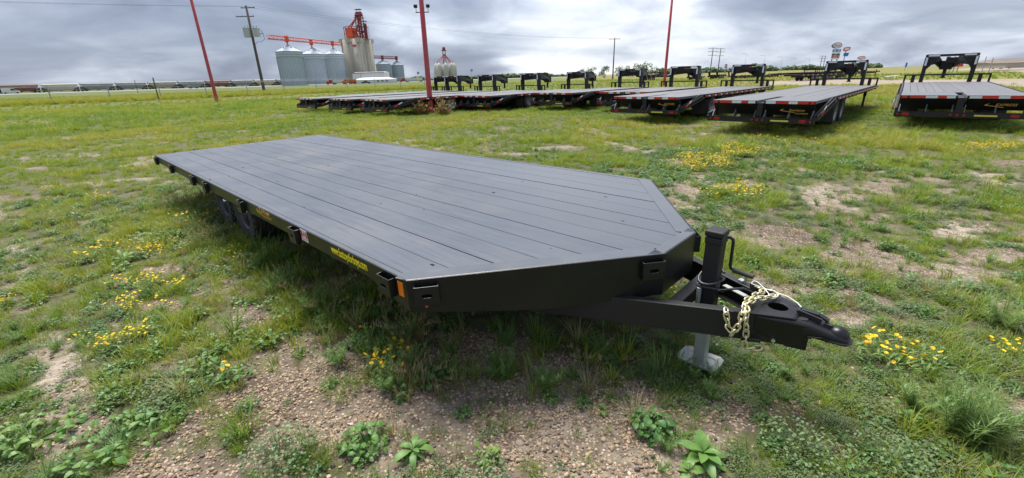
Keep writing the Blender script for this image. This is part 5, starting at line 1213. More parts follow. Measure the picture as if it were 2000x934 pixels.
# ------------------------------------------------------------------ flatbeds parked farther off
def far_trailer(px, py, yaw, L, label, deck=0.85, axles=2, stacked=0, rail=True, ramps=True):
    p = ground(px, py); root = empty('flatbed_trailer', (p[0], p[1], 0), yaw, label, 'trailer', 'black flatbed trailers parked across the gravel track'); W = 1.25; B = M['black_far']
    mb = MB(); mb.span((0, -W, deck - 0.06), (L, W, deck)); mb.build('deck', M['deck_far'], root)
    mb = MB(); mb.span((0, -W - 0.03, deck - 0.24), (L, -W + 0.03, deck + 0.03)); mb.span((0, W - 0.03, deck - 0.24), (L, W + 0.03, deck + 0.03)); mb.span((0.5, -0.5, deck - 0.45), (L, 0.5, deck - 0.07)); mb.build('frame', B, root)
    mb = MB()
    for k in range(int(L / 1.1)): mb.span((0.3 + k * 1.1, -W - 0.036, deck - 0.14), (0.6 + k * 1.1, -W - 0.031, deck - 0.07), 0); mb.span((0.6 + k * 1.1, -W - 0.036, deck - 0.14), (0.85 + k * 1.1, -W - 0.031, deck - 0.07), 1)
    mb.build('reflective_tape', [M['red_tape'], M['white_tape']], root)['kind'] = 'stuff'
    for k in range(axles):
        for sg in (-1, 1): wh = inst('wheel', TY_G, root, (L * 0.32 + k * 0.95, sg * 1.12, 0.39)); inst('rim', RIM_G, wh)
    mb = MB(); mb.bar((L, -0.45, deck - 0.3), (L + 1.4, 0, deck - 0.35), 0.1, 0.16); mb.bar((L, 0.45, deck - 0.3), (L + 1.4, 0, deck - 0.35), 0.1, 0.16); mb.span((L + 1.1, -0.06, 0.02), (L + 1.22, 0.06, deck + 0.25)); mb.build('tongue', B, root)
    for s_ in range(stacked):
        z0 = deck + 0.15 + s_ * 0.5
        mb = MB(); mb.span((0.5, -W + 0.1, z0), (L - 0.5, W - 0.1, z0 + 0.12)); 
        for k in range(5): mb.span((0.9 + k * (L - 2) / 4, -W + 0.1, z0 - 0.15), (1.05 + k * (L - 2) / 4, W - 0.1, z0))
        for k in range(4): mb.span((1.0 + k * (L - 2) / 3, -W + 0.12, z0 + 0.12), (1.1 + k * (L - 2) / 3, -W + 0.2, z0 + 0.38))
        mb.build('load_frame', B, root)
    if ramps:
        for sg in (-1, 1): mb = MB(); mb.bar((0.05, sg * 0.85, deck), (-0.25, sg * 0.85, deck + 1.0), 0.45, 0.07); mb.build('ramp', B, root)
far_trailer(1545, 159, 0.42, 9.5, 'black flatbed with a stacked frame nearest the gravel track, wheels in plain view', 0.95, 2, 1, ramps=False)
far_trailer(1572, 156, 0.45, 9.5, 'black flatbed second from the gravel track under a taller stack', 0.95, 3, 2, ramps=False)
far_trailer(1603, 154, 0.45, 9.5, 'black flatbed third from the gravel track, its middle behind a gooseneck upright', 0.95, 3, 0, ramps=False)
far_trailer(1655, 150, 0.45, 9.0, 'black flatbed farthest along the gravel track, seen through a gooseneck arch', 0.95, 2, 0, ramps=False)
far_trailer(1428, 154, 0.25, 12, 'low black trailer with a long tongue on the grass right of the middle arch', 0.62, 2, 0)
far_trailer(1392, 155, 0.9, 8, 'black trailer on the grass seen through the middle gooseneck arch', 0.7, 3, 1)
far_trailer(1352, 157, 1.0, 8, 'black trailer with red and white tape left in the middle gooseneck arch', 0.7, 3, 0)
far_trailer(1246, 158, 0.15, 8, 'tall dark trailer behind the slim red lamp post', 1.1, 2, 2, ramps=False)
far_trailer(1505, 148, 0.2, 12, 'low black trailer on the far grass seen through the third gooseneck arch', 0.62, 2, 0, ramps=False)

# ------------------------------------------------------------------ signs and street lamps
def street_lamp(px, py_t, Y, label, arm=-2.6):
    f_ = foot(px, Y); h = top_z(px + 2, py_t, Y); root = empty('street_lamp', (f_[0], f_[1], 0), 0, label, 'street lamp', 'street lamps along the far road')
    mb = MB(); mb.lathe([(0.16, 0), (0.08, h - 0.9), (0, h - 0.88)], 8, 'Z'); mb.build('post', M['steel_grey'], root)
    mb = MB(); mb.tube([(0, 0, h - 0.9), (arm * 0.15, 0, h - 0.25), (arm * 0.5, 0, h), (arm, 0, h + 0.05)], 0.07, 6); mb.build('arm', M['steel_grey'], root)
    mb = MB(); mb.box((arm - 0.3, 0, h + 0.03), (0.8, 0.35, 0.18)); mb.build('lamp_head', M['steel_grey'], root, bevel=0.04)
for px, pt, lab in ((1373, 121, 'street lamp above the green road sign'), (1453, 105, 'tallest street lamp, left of the far road row'), (1490, 108.5, 'second street lamp of the far road row'), (1524, 111.5, 'third street lamp of the far road row'), (1550, 113, 'fourth street lamp of the far road row'), (1578, 115, 'fifth and faintest street lamp of the far road row')):
    street_lamp(px, pt, 330 if px > 1400 else 300, lab, 2.6 if px < 1400 else -2.8)
def face(mb, x0, x1, z0, z1, y, mat, th=0.12): mb.span((x0, y - th, z0), (x1, y, z1), mat)
def sign_pole(px, Y, parts_fn, label, cat='sign', name='road_sign'):
    f_ = foot(px, Y); root = empty(name, (f_[0], f_[1], 0), 0, label, cat); parts_fn(root, lambda p, q: float(at(p, q, Y)[0] - f_[0]), lambda p, q: top_z(p, q, Y)); return root
def fuel_sign(root, X, Z):
    x0, x1 = X(1624, 105), X(1640, 105)
    mb = MB(); mb.span((x0 + 0.5, -0.2, 0), (x0 + 0.9, 0.2, Z(1632, 100))); mb.span((x1 - 0.9, -0.2, 0), (x1 - 0.5, 0.2, Z(1632, 100))); mb.build('post', M['steel_grey'], root)
    cx, cz = X(1634.5, 89), Z(1634.5, 89); a, b = (X(1644, 89) - X(1625, 89)) / 2, (Z(1634, 83) - Z(1634, 95)) / 2; n = 32
    def ell(f, y0, y1): return [(cx + a * f * math.cos(k * 2 * math.pi / n), y0, cz + b * f * math.sin(k * 2 * math.pi / n)) for k in range(n)], (0, y1 - y0, 0)
    mb = MB(); mb.slab(*ell(1.0, -0.35, 0.3)); mb.build('oval_rim', M['navy'], root)
    mb = MB(); mb.slab(*ell(0.82, -0.42, -0.355)); mb.build('oval_face', M['white'], root)
    text_obj('lettering', 'Esso', M['red_sign'], root, (cx, -0.44, cz - b * 0.36), (RX90, 0, 0), b * 1.15, 0.01, align='CENTER')
    for nm, p0, p1, m_ in (('blue_panel', 96.5, 101.5, 'blue_sign'), ('grey_panel', 101.9, 104.8, 'white'), ('dark_panel', 105.2, 107.7, 'dark_truck'), ('red_panel', 108.1, 111.3, 'pink_red'), ('blue_panel', 111.7, 113.2, 'navy'), ('white_panel', 113.5, 116, 'white')):
        mb = MB(); face(mb, x0, x1, Z(1632, p1), Z(1632, p0), -0.25, 0); mb.build(nm, M[m_], root)
    for (q, s_) in ((1629, 0), (1637, 0)): 
        mb = MB(); mb.slab([(X(q - 3, 99), -0.39, Z(1632, 101)), (X(q + 3, 99), -0.39, Z(1632, 100.2)), (X(q + 1, 99), -0.39, Z(1632, 97.3))], (0, 0.015, 0)); mb.build('panel_mark', M['white'], root)
sign_pole(1628, 215, fuel_sign, 'tall fuel station sign with blue rimmed oval above coloured panels', 'sign', 'fuel_sign')
def red_oval(root, X, Z):
    cx, cz = X(1653, 96), Z(1653, 96); a, b = 1.65, 1.05; n = 6
    mb = MB(); mb.span((cx - 0.15, -0.15, 0), (cx + 0.15, 0.15, cz)); mb.build('post', M['steel_grey'], root)
    mb = MB(); pts = [(-1, -0.45), (-0.45, -0.9), (0.45, -0.8), (1.05, -0.1), (0.95, 0.75), (0.1, 0.85), (-0.8, 0.55)]; mb.slab([(cx + p[0] * a, -0.3, cz + p[1] * b) for p in pts], (0, 0.25, 0)); mb.build('sign_face', M['red_sign'], root)
    mb = MB(); mb.slab([(cx + p[0] * a * 0.72, -0.33, cz + p[1] * b * 0.62) for p in pts], (0, 0.025, 0)); mb.build('sign_band', M['white'], root)
    x2, z2 = X(1652, 107), Z(1652, 107); mb = MB(); mb.slab([(x2 - 1.1, -0.3, z2 - 0.6), (x2 + 0.8, -0.3, z2 - 0.7), (x2 + 1.25, -0.3, z2 + 0.8), (x2 - 1.2, -0.3, z2 + 0.75)], (0, 0.25, 0)); mb.build('blue_panel', M['blue_sign'], root)
sign_pole(1649, 215, red_oval, 'smaller red and white sign over a bright blue panel beside the fuel sign')
def arch_sign(root, X, Z):
    cx, cz = X(1682, 113), Z(1682, 113); n = 20
    mb = MB(); mb.span((cx - 0.15, -0.15, 0), (cx + 0.15, 0.15, cz)); mb.build('post', M['steel_grey'], root)
    mb = MB(); mb.slab([(cx + 1.9 * math.cos(k * 2 * math.pi / n), -0.3, cz + 0.75 * math.sin(k * 2 * math.pi / n)) for k in range(n)], (0, 0.25, 0)); mb.build('sign_face', M['pink_red'], root)
    mb = MB(); mb.slab([(cx + 1.5 * math.cos(k * 2 * math.pi / n), -0.33, cz + 0.5 * math.sin(k * 2 * math.pi / n)) for k in range(n)], (0, 0.025, 0)); mb.build('sign_band', M['white'], root)
sign_pole(1679, 215, arch_sign, 'pale oval sign mostly hidden behind the second gooseneck arch')
def board(px, Y, x0, x1, y0, y1, mat, label, extra=None, posts=2):
    def fn(root, X, Z):
        a, b = X(x0, y0), X(x1, y0); zt, zb_ = Z((x0 + x1) / 2, y0), Z((x0 + x1) / 2, y1)
        mb = MB()
        for k in range(posts): xx = a + (b - a) * ((k + 1) / (posts + 1)); mb.span((xx - 0.08, 0.02, 0), (xx + 0.08, 0.18, zt - 0.05))
        mb.build('post', M['steel_grey'], root)
        mb = MB(); mb.span((a, -0.06, zb_), (b, 0.0, zt)); mb.build('sign_face', mat, root)
        if extra: extra(root, a, b, zb_, zt)
    return sign_pole(px, Y, fn, label)
board(1376, 260, 1370, 1380, 133.5, 137.5, M['green_sign'], 'green highway sign beside the middle gooseneck arch')
board(1426, 260, 1424, 1427, 133, 137, M['blue_sign'], 'tiny blue road sign right of the red and white pylon', posts=1)
board(1771, 190, 1769.5, 1773, 122.5, 131, M['blue_sign'], 'narrow blue sign standing on the far field left of the end gooseneck', posts=1)
def pyl(root, a, b, z0, z1):
    for k in range(2):
        mb = MB(); zz = z0 + (z1 - z0) * (0.35 + 0.3 * k); mb.span((a + 0.2, -0.08, zz), (b - 0.2, -0.062, zz + (z1 - z0) * 0.10)); mb.build('sign_band', M['white'], root)
board(1418, 300, 1416, 1421, 125.5, 133, M['pink_red'], 'red and white pylon sign behind the twin utility poles', pyl)
def banner(root, a, b, z0, z1):
    mb = MB(); mb.span((a, -0.09, z1 - (z1 - z0) * 0.22), (b, -0.062, z1 + 0.02)); mb.build('sign_band', M['white'], root)
    text_obj('lettering', 'SALES 1', M['white'], root, ((a + b) / 2, -0.075, z0 + (z1 - z0) * 0.26), (RX90, 0, 0), (z1 - z0) * 0.5, 0.01, align='CENTER')
board(1862, 105, 1846, 1884, 117.5, 130.5, M['red_sign'], 'red and white banner board seen through the end gooseneck arch', banner, 4)
for px, py, pt, col_, lab in ((817, 158, 141, 'yellow', 'small solar beacon post left of the thick red lamp post'), (921, 152, 136, 'yellow', 'small solar beacon post on a yellow mast right of the cream bins')):
    Y = 190; f_ = foot(px, Y); h = top_z(px, pt, Y); root = empty('beacon_post', (f_[0], f_[1], 0), 0, lab, 'beacon', 'solar beacon posts along the highway')
    mb = MB(); mb.tube([(0, 0, 0), (0, 0, h - 0.5)], 0.12, 6); mb.build('mast', M['yellow'], root); mb = MB(); mb.box((0.2, 0, h - 0.3), (0.9, 0.15, 0.9), Matrix.Rotation(-0.5, 3, 'X')); mb.build('solar_panel', M['navy'], root)
# plank lying in the far grass, house and cars on the rise at the right
p = ground(1728, 155); q = ground(1752, 151.8); mb = MB(); mb.bar((p[0], p[1], 0.32), (q[0], q[1], 0.32), 0.35, 0.10); mb.bar((p[0] + 0.5, p[1], 0.14), (p[0] + 0.6, p[1] + 0.4, 0.14), 0.15, 0.26); mb.bar((q[0] - 0.5, q[1] - 0.4, 0.14), (q[0] - 0.4, q[1], 0.14), 0.15, 0.26); tag(mb.build('white_beam', M['white']), 'long white beam lying in the grass between the two end goosenecks', 'beam')
r_, W_, he_ = building(1966, 2040, 118, 121, 113, 0.0, 'brown roofed pale house on the rise at the right edge', M['beige_wall'], 9, 2, None, 'house', zb=0.6)
def mound():
    c = foot(2050, 150); mb = MB(); n = 28; prof = [(34, -0.2), (26, 0.5), (16, 1.0), (6, 1.15), (0, 1.2)]; vs = []
    for (q, z_) in prof: vs += [(c[0] + q * 0.9 * math.cos(k * 2 * math.pi / n) * random.uniform(0.9, 1.1), c[1] + q * 0.5 * math.sin(k * 2 * math.pi / n), z_) for k in range(n)]
    mb.add(vs, [(i * n + k, i * n + (k + 1) % n, (i + 1) * n + (k + 1) % n, (i + 1) * n + k) for i in range(len(prof) - 1) for k in range(n)], smooth=True); tag(mb.build('mound', M['track']), kind='structure')
mound()
van(1944, 128, 0.1, 'dark car parked left of the house at the right edge', M['dark_truck'], 4.6, 'car', 1.45)
def right_fence():
    a = foot(1888, 70); b = foot(2090, 58); root = empty('wire_fence', (a[0], a[1], 0), 0, 'tall thin wire fence at the right edge behind the end gooseneck', 'fence'); hts = []
    for px, Y, pt in ((1922, 66, 111), (1936, 62, 113), (2030, 56, 108)):
        f_ = foot(px, Y); h = top_z(px + 4, pt, Y); mb = MB(); mb.tube([(f_[0] - a[0], f_[1] - a[1], 0), (f_[0] - a[0], f_[1] - a[1], h)], 0.05, 6); mb.build('fence_post', M['steel_grey'], root); hts.append((f_, h))
    mb = MB(); mb.tube([(f_[0] - a[0], f_[1] - a[1], h * 0.72) for f_, h in hts], 0.03, 5); mb.build('fence_wire', M['steel_grey'], root)
right_fence()

# ------------------------------------------------------------------ ground cover
def tinted_leaf(name, stops, tr=0.35, rough=0.5, spec=0.35):
    m, t, b = material(name)
    ti = t.n('ShaderNodeAttribute', attribute_name='tint', attribute_type='INSTANCER').outputs['Fac']
    rnd = t.n('ShaderNodeObjectInfo').outputs['Random']
    hv = t.n('ShaderNodeAttribute', attribute_name='shade').outputs['Fac']       # blade-to-blade variety
    f = t.math('ADD', t.math('MULTIPLY_ADD', ti, 0.7, -0.06), t.math('ADD', t.math('MULTIPLY', rnd, 0.16), t.math('MULTIPLY', hv, 0.26)))
    c = t.ramp(f, stops)
    setin(t, b, color=c, rough=rough, spec=spec)
    tc = t.mix(1.0, c, (1.25, 1.15, 0.55), 'MULTIPLY')
    trn = t.n('ShaderNodeBsdfTranslucent', {'Color': tc})
    mx = t.n('ShaderNodeMixShader', {0: tr, 1: b.outputs[0], 2: trn.outputs[0]})
    out = [n_ for n_ in m.node_tree.nodes if n_.type == 'OUTPUT_MATERIAL'][0]; t.t.links.new(mx.outputs[0], out.inputs[0]); return m
M['grass'] = tinted_leaf('grass_blade', [(0.0, (0.085, 0.170, 0.026)), (0.3, (0.165, 0.265, 0.034)), (0.55, (0.250, 0.325, 0.042)), (0.8, (0.320, 0.330, 0.065)), (1.0, (0.40, 0.33, 0.13))])
M['broad'] = tinted_leaf('broad_leaf', [(0.0, (0.045, 0.110, 0.030)), (0.5, (0.085, 0.185, 0.042)), (1.0, (0.16, 0.26, 0.055))], 0.28, 0.42, 0.45)
M['small'] = tinted_leaf('small_leaf', [(0.0, (0.085, 0.130, 0.060)), (0.5, (0.130, 0.190, 0.080)), (1.0, (0.20, 0.24, 0.12))], 0.3)
M['feather'] = tinted_leaf('feathery_leaf', [(0.0, (0.13, 0.24, 0.075)), (0.5, (0.19, 0.31, 0.095)), (1.0, (0.27, 0.37, 0.12))], 0.45)
M['straw'] = tinted_leaf('dry_grass', [(0.0, (0.20, 0.165, 0.085)), (0.5, (0.33, 0.275, 0.15)), (1.0, (0.44, 0.38, 0.23))], 0.3, 0.7)
M['petal'] = tinted_leaf('yellow_petal', [(0.0, (0.70, 0.42, 0.01)), (0.5, (0.80, 0.55, 0.012)), (1.0, (0.84, 0.66, 0.03))], 0.25)
M['rust_leaf'] = tinted_leaf('reddish_weed_leaf', [(0.0, (0.14, 0.07, 0.035)), (0.5, (0.22, 0.12, 0.05)), (1.0, (0.20, 0.20, 0.06))], 0.3)
def stone_mat():
    m, t, b = material('gravel_stone')
    ti = t.n('ShaderNodeAttribute', attribute_name='tint', attribute_type='INSTANCER').outputs['Fac']
    c = t.ramp(ti, [(0.0, (0.045, 0.040, 0.038)), (0.14, (0.16, 0.125, 0.10)), (0.35, (0.26, 0.180, 0.112)), (0.6, (0.39, 0.29, 0.19)), (0.8, (0.50, 0.385, 0.26)), (0.93, (0.42, 0.24, 0.155)), (1.0, (0.58, 0.51, 0.42))])
    n = t.noise(t.n('ShaderNodeTexCoord').outputs['Object'], 2.5, 4)
    c = t.mix(t.math('MULTIPLY', n, 0.45), c, (0.10, 0.08, 0.065)); setin(t, b, color=c, rough=0.8, spec=0.3); return m
M['stone'] = stone_mat()

def shade_attr(me, vals):
    a = me.attributes.new('shade', 'FLOAT', 'POINT'); a.data.foreach_set('value', np.asarray(vals, np.float32))
class Tuft:
    def __init__(s): s.v = []; s.f = []; s.sh = []
    def face(s, pts, sh):
        b = len(s.v); s.v += [tuple(p) for p in pts]; s.f.append(tuple(range(b, b + len(pts)))); s.sh += [sh] * len(pts)
    def blade(s, base, az, length, width, lean, curl, sh, seg=3):
        d = Vector((math.cos(az), math.sin(az), 0)); sd = Vector((-d.y, d.x, 0)); p = Vector(base); an = lean; L_ = length / seg; w = width
        b = len(s.v)
        for k in range(seg + 1):
            ww = w * (1 - (k / seg) ** 1.6) * 0.5
            if k < seg: s.v += [tuple(p - sd * ww), tuple(p + sd * ww)]; s.sh += [sh, sh]
            else: s.v.append(tuple(p)); s.sh.append(sh)
            p = p + (d * math.sin(an) + Vector((0, 0, math.cos(an)))) * L_; an += curl / seg
        for k in range(seg - 1): i = b + 2 * k; s.f.append((i, i + 1, i + 3, i + 2))
        i = b + 2 * (seg - 1); s.f.append((i, i + 1, i + 2))
    def leaf(s, base, az, tilt, length, width, sh, fold=0.25, droop=0.5):
        d = Vector((math.cos(az), math.sin(az), 0)); sd = Vector((-d.y, d.x, 0)); p0 = Vector(base)
        def pt(t, w): an = tilt - droop * t; return p0 + (d * math.cos(an) + Vector((0, 0, math.sin(an)))) * length * t + sd * w * width + Vector((0, 0, abs(w) * width * fold))
        prof = [(0.0, 0.04), (0.18, 0.24), (0.42, 0.5), (0.68, 0.44), (0.88, 0.24), (1.0, 0.0)]
        b = len(s.v)
        for t, w in prof: s.v += [tuple(pt(t, -w)), tuple(pt(t, 0)), tuple(pt(t, w))]; s.sh += [sh, sh, sh]
        for k in range(len(prof) - 1):
            i = b + 3 * k; s.f += [(i, i + 3, i + 4, i + 1), (i + 1, i + 4, i + 5, i + 2)]
    def small_leaf(s, c, az, tilt, L_, W_, sh):
        d = Vector((math.cos(az) * math.cos(tilt), math.sin(az) * math.cos(tilt), math.sin(tilt))); sd = Vector((-math.sin(az), math.cos(az), 0)); c = Vector(c); up = Vector((0, 0, 0.12 * L_))
        s.face([c, c + d * L_ * 0.35 - sd * W_ * 0.5 + up, c + d * L_ * 0.8 - sd * W_ * 0.38 + up, c + d * L_, c + d * L_ * 0.8 + sd * W_ * 0.38 + up, c + d * L_ * 0.35 + sd * W_ * 0.5 + up], sh)
    def mesh(s, name, mat):
        me = bpy.data.meshes.new(name); me.from_pydata(s.v, [], s.f); me.materials.append(mat); shade_attr(me, s.sh); me.update(); return me
U = random.uniform
def grass_tuft(n, h, spread, wid, lean, name, mat):
    t = Tuft()
    for k in range(n):
        a = U(0, 6.283); r = spread * math.sqrt(random.random()); az = a + U(-0.7, 0.7)
        t.blade((math.cos(a) * r, math.sin(a) * r, -0.004), az, h * U(0.45, 1.1), wid * U(0.7, 1.3), U(0.05, lean), U(0.2, 1.3), random.random())
    return t.mesh(name, mat)
def leafy_clump(n, r, h, L_, W_, name, mat, stems=True):
    t = Tuft()
    for k in range(n):
        a = U(0, 6.283); q = r * math.sqrt(random.random()); z = h * U(0.25, 1.0) * (1 - 0.5 * (q / r) ** 2)
        t.small_leaf((math.cos(a) * q, math.sin(a) * q, z), U(0, 6.283), U(-0.3, 0.6), L_ * U(0.6, 1.2), W_ * U(0.6, 1.2), random.random())
        if stems and k % 3 == 0: t.blade((math.cos(a) * q * 0.3, math.sin(a) * q * 0.3, 0), a, z * 1.1 + q * 0.4, 0.004, math.atan2(q, z + 0.01) * 0.8, 0.3, 0.3, 2)
    return t.mesh(name, mat)
def feather_clump(n, h, r, name, mat):
    t = Tuft()
    for k in range(n):
        a = U(0, 6.283); ln = U(0.1, 0.55); H_ = h * U(0.5, 1.0); base = Vector((math.cos(a) * r * 0.25 * U(0, 1), math.sin(a) * r * 0.25 * U(0, 1), 0))
        d = Vector((math.cos(a) * math.sin(ln), math.sin(a) * math.sin(ln), math.cos(ln)))
        for j in range(16):
            p = base + d * H_ * (0.15 + 0.85 * j / 16); sc = (1 - 0.7 * j / 16)
            for _ in range(2): t.blade(p, U(0, 6.283), 0.075 * sc * h / 0.35, 0.005, U(0.6, 1.3), U(-0.2, 0.4), random.random(), 2)
        t.blade(base, a, H_, 0.006, ln, 0.05, 0.4, 2)
    return t.mesh(name, mat)
def seed_head_tuft(n, h, name, mat):
    t = Tuft()
    for k in range(n):
        a = U(0, 6.283); t.blade((U(-.02, .02), U(-.02, .02), 0), a, h * U(0.7, 1.1), 0.004, U(0.1, 0.6), U(0.3, 1.0), random.random() * 0.5)
        if k % 2 == 0:
            ln = U(0.2, 0.7); p = Vector((math.cos(a) * math.sin(ln) * h, math.sin(a) * math.sin(ln) * h, math.cos(ln) * h * 0.9))
            for j in range(12): t.blade(p + Vector((math.cos(a), math.sin(a), 0.4)) * 0.005 * j, U(0, 6.28), 0.03, 0.003, U(0.2, 0.9), 0.2, 0.5 + 0.5 * random.random(), 2)
    return t.mesh(name, mat)
def flower_head(c, r, t, sh=0.5):
    nrm_t = U(-0.4, 0.4)
    for k in range(8):
        a = k * 6.283 / 8 + U(-0.1, 0.1); t.small_leaf(c, a, 0.25 + nrm_t * math.cos(a), r, r * 0.62, random.random())
def flower_sprig(n, h, r, fr, name):
    g = Tuft(); f = Tuft()
    for k in range(n):
        a = U(0, 6.283); q = r * math.sqrt(random.random()); z = h * U(0.7, 1.1); g.blade((math.cos(a) * q * 0.3, math.sin(a) * q * 0.3, 0), a, z + q * 0.4, 0.005, math.atan2(q * 0.7, z), 0.1, random.random(), 2)
        flower_head(Vector((math.cos(a) * q, math.sin(a) * q, z)), fr * U(0.8, 1.2), f)
        for j in range(2): g.small_leaf((math.cos(a) * q * U(.2, 1), math.sin(a) * q * U(.2, 1), z * U(0.2, 0.8)), U(0, 6.3), 0.3, 0.05, 0.014, random.random())
    me = bpy.data.meshes.new(name); nb = len(g.v)
    me.from_pydata(g.v + f.v, [], g.f + [tuple(i + nb for i in q) for q in f.f]); me.materials.append(M['grass']); me.materials.append(M['petal'])
    me.polygons.foreach_set('material_index', [0] * len(g.f) + [1] * len(f.f)); shade_attr(me, g.sh + f.sh); me.update(); return me
def stone(seed, name):
    bm = bmesh.new(); bmesh.ops.create_icosphere(bm, subdivisions=2, radius=1.0); r = random.Random(seed)
    ax = Vector((r.uniform(0.7, 1.2), r.uniform(0.6, 1.0), r.uniform(0.4, 0.75))); pl = [(Vector((r.gauss(0, 1), r.gauss(0, 1), r.gauss(0, 1))).normalized(), r.uniform(0.55, 0.85)) for _ in range(6)]
    for v in bm.verts:
        p = v.co.copy()
        for n_, d_ in pl:
            e = p.dot(n_) - d_
            if e > 0: p -= n_ * e * 0.85
        v.co = Vector((p.x * ax.x, p.y * ax.y, p.z * ax.z))
    me = bpy.data.meshes.new(name); bm.to_mesh(me); bm.free(); me.materials.append(M['stone']); me.polygons.foreach_set('use_smooth', [True] * len(me.polygons)); return me

def proto_collection(name, meshes):
    c = bpy.data.collections.new(name)
    for i, me in enumerate(meshes):
        o = bpy.data.objects.new('%s_kind_%02d' % (name, i), me); c.objects.link(o)
    return c
def scatter(name, P, rot, scl, idx, tint, protos):
    """one object whose points carry copies of the prototypes"""
    if len(P) == 0: return
    c = proto_collection(name, protos)
    me = bpy.data.meshes.new(name); me.vertices.add(len(P)); me.vertices.foreach_set('co', np.asarray(P, np.float32).ravel())
    for nm, typ, val, fld in (('turn', 'FLOAT_VECTOR', rot, 'vector'), ('size', 'FLOAT', scl, 'value'), ('kind', 'INT', idx, 'value'), ('tint', 'FLOAT', tint, 'value')):
        a = me.attributes.new(nm, typ, 'POINT'); a.data.foreach_set(fld, np.asarray(val, np.int32 if typ == 'INT' else np.float32).ravel())
    o = inst(name, me); tag(o, kind='stuff')
    ng = bpy.data.node_groups.new(name, 'GeometryNodeTree'); ng.interface.new_socket('Geometry', in_out='INPUT', socket_type='NodeSocketGeometry'); ng.interface.new_socket('Geometry', in_out='OUTPUT', socket_type='NodeSocketGeometry')
    N = ng.nodes; gi = N.new('NodeGroupInput'); go = N.new('NodeGroupOutput')
    ci = N.new('GeometryNodeCollectionInfo'); ci.inputs['Collection'].default_value = c; ci.inputs['Separate Children'].default_value = True; ci.inputs['Reset Children'].default_value = True
    def attr(nm, dt): a = N.new('GeometryNodeInputNamedAttribute'); a.data_type = dt; a.inputs['Name'].default_value = nm; return [s_ for s_ in a.outputs if s_.enabled][0]
    io = N.new('GeometryNodeInstanceOnPoints'); io.inputs['Pick Instance'].default_value = True
    L_ = ng.links.new; L_(gi.outputs[0], io.inputs['Points']); L_(ci.outputs[0], io.inputs['Instance']); L_(attr('kind', 'INT'), io.inputs['Instance Index']); L_(attr('turn', 'FLOAT_VECTOR'), io.inputs['Rotation']); L_(attr('size', 'FLOAT'), io.inputs['Scale']); L_(io.outputs[0], go.inputs[0])
    md = o.modifiers.new('scatter', 'NODES'); md.node_group = ng
    return o
def candidates(r0, r1, per_m2, half=62):
    A_ = math.radians(2 * half) / 2 * (r1 ** 2 - r0 ** 2); n = int(A_ * per_m2)
    r = np.sqrt(rng.uniform(r0 ** 2, r1 ** 2, n)); a = np.radians(rng.uniform(-half, half, n)); return r * np.sin(a), r * np.cos(a)
def pack(x, y, dz=0.0): return np.stack([x, y, gz(x, y) + dz], -1)
def spin(n, tilt=0.12): return np.stack([rng.normal(0, tilt, n), rng.normal(0, tilt, n), rng.uniform(0, 6.283, n)], -1)

# keep turf out from inside wheels and feet, thin it under decks
def under_main(x, y):
    cs, sn = math.cos(-0.769), math.sin(-0.769); dx, dy = x - 0.3795, y - 2.8749
    uu = dx * cs + dy * sn; ww = -dx * sn + dy * cs
    return (uu > -6.8) & (uu < 0.75) & (np.abs(ww) < np.minimum(1.25, 1.25 - (uu - 0.0) * 1.28 * (uu > 0)))
GR = [grass_tuft(34, 0.085, 0.060, 0.0042, 0.9, 'low_grass', M['grass']) for _ in range(4)] + [grass_tuft(46, 0.135, 0.055, 0.0042, 0.7, 'grass', M['grass']) for _ in range(3)] + [grass_tuft(30, 0.19, 0.045, 0.0045, 0.6, 'tall_grass', M['grass']) for _ in range(2)]
BL = [leafy_clump(40, 0.085, 0.07, l_, w_, 'leafy_weed', M['broad']) for l_, w_ in ((0.042, 0.028), (0.030, 0.022), (0.050, 0.020))]
SL = [leafy_clump(120, 0.10, 0.06, 0.017, 0.012, 'creeping_weed', M['small']) for _ in range(3)]
FE = [feather_clump(11, 0.22, 0.08, 'feathery_weed', M['feather']) for _ in range(2)]
ST = [grass_tuft(34, 0.15, 0.03, 0.0032, 0.75, 'dry_grass', M['straw']) for _ in range(2)] + [seed_head_tuft(14, 0.17, 'foxtail', M['straw'])]

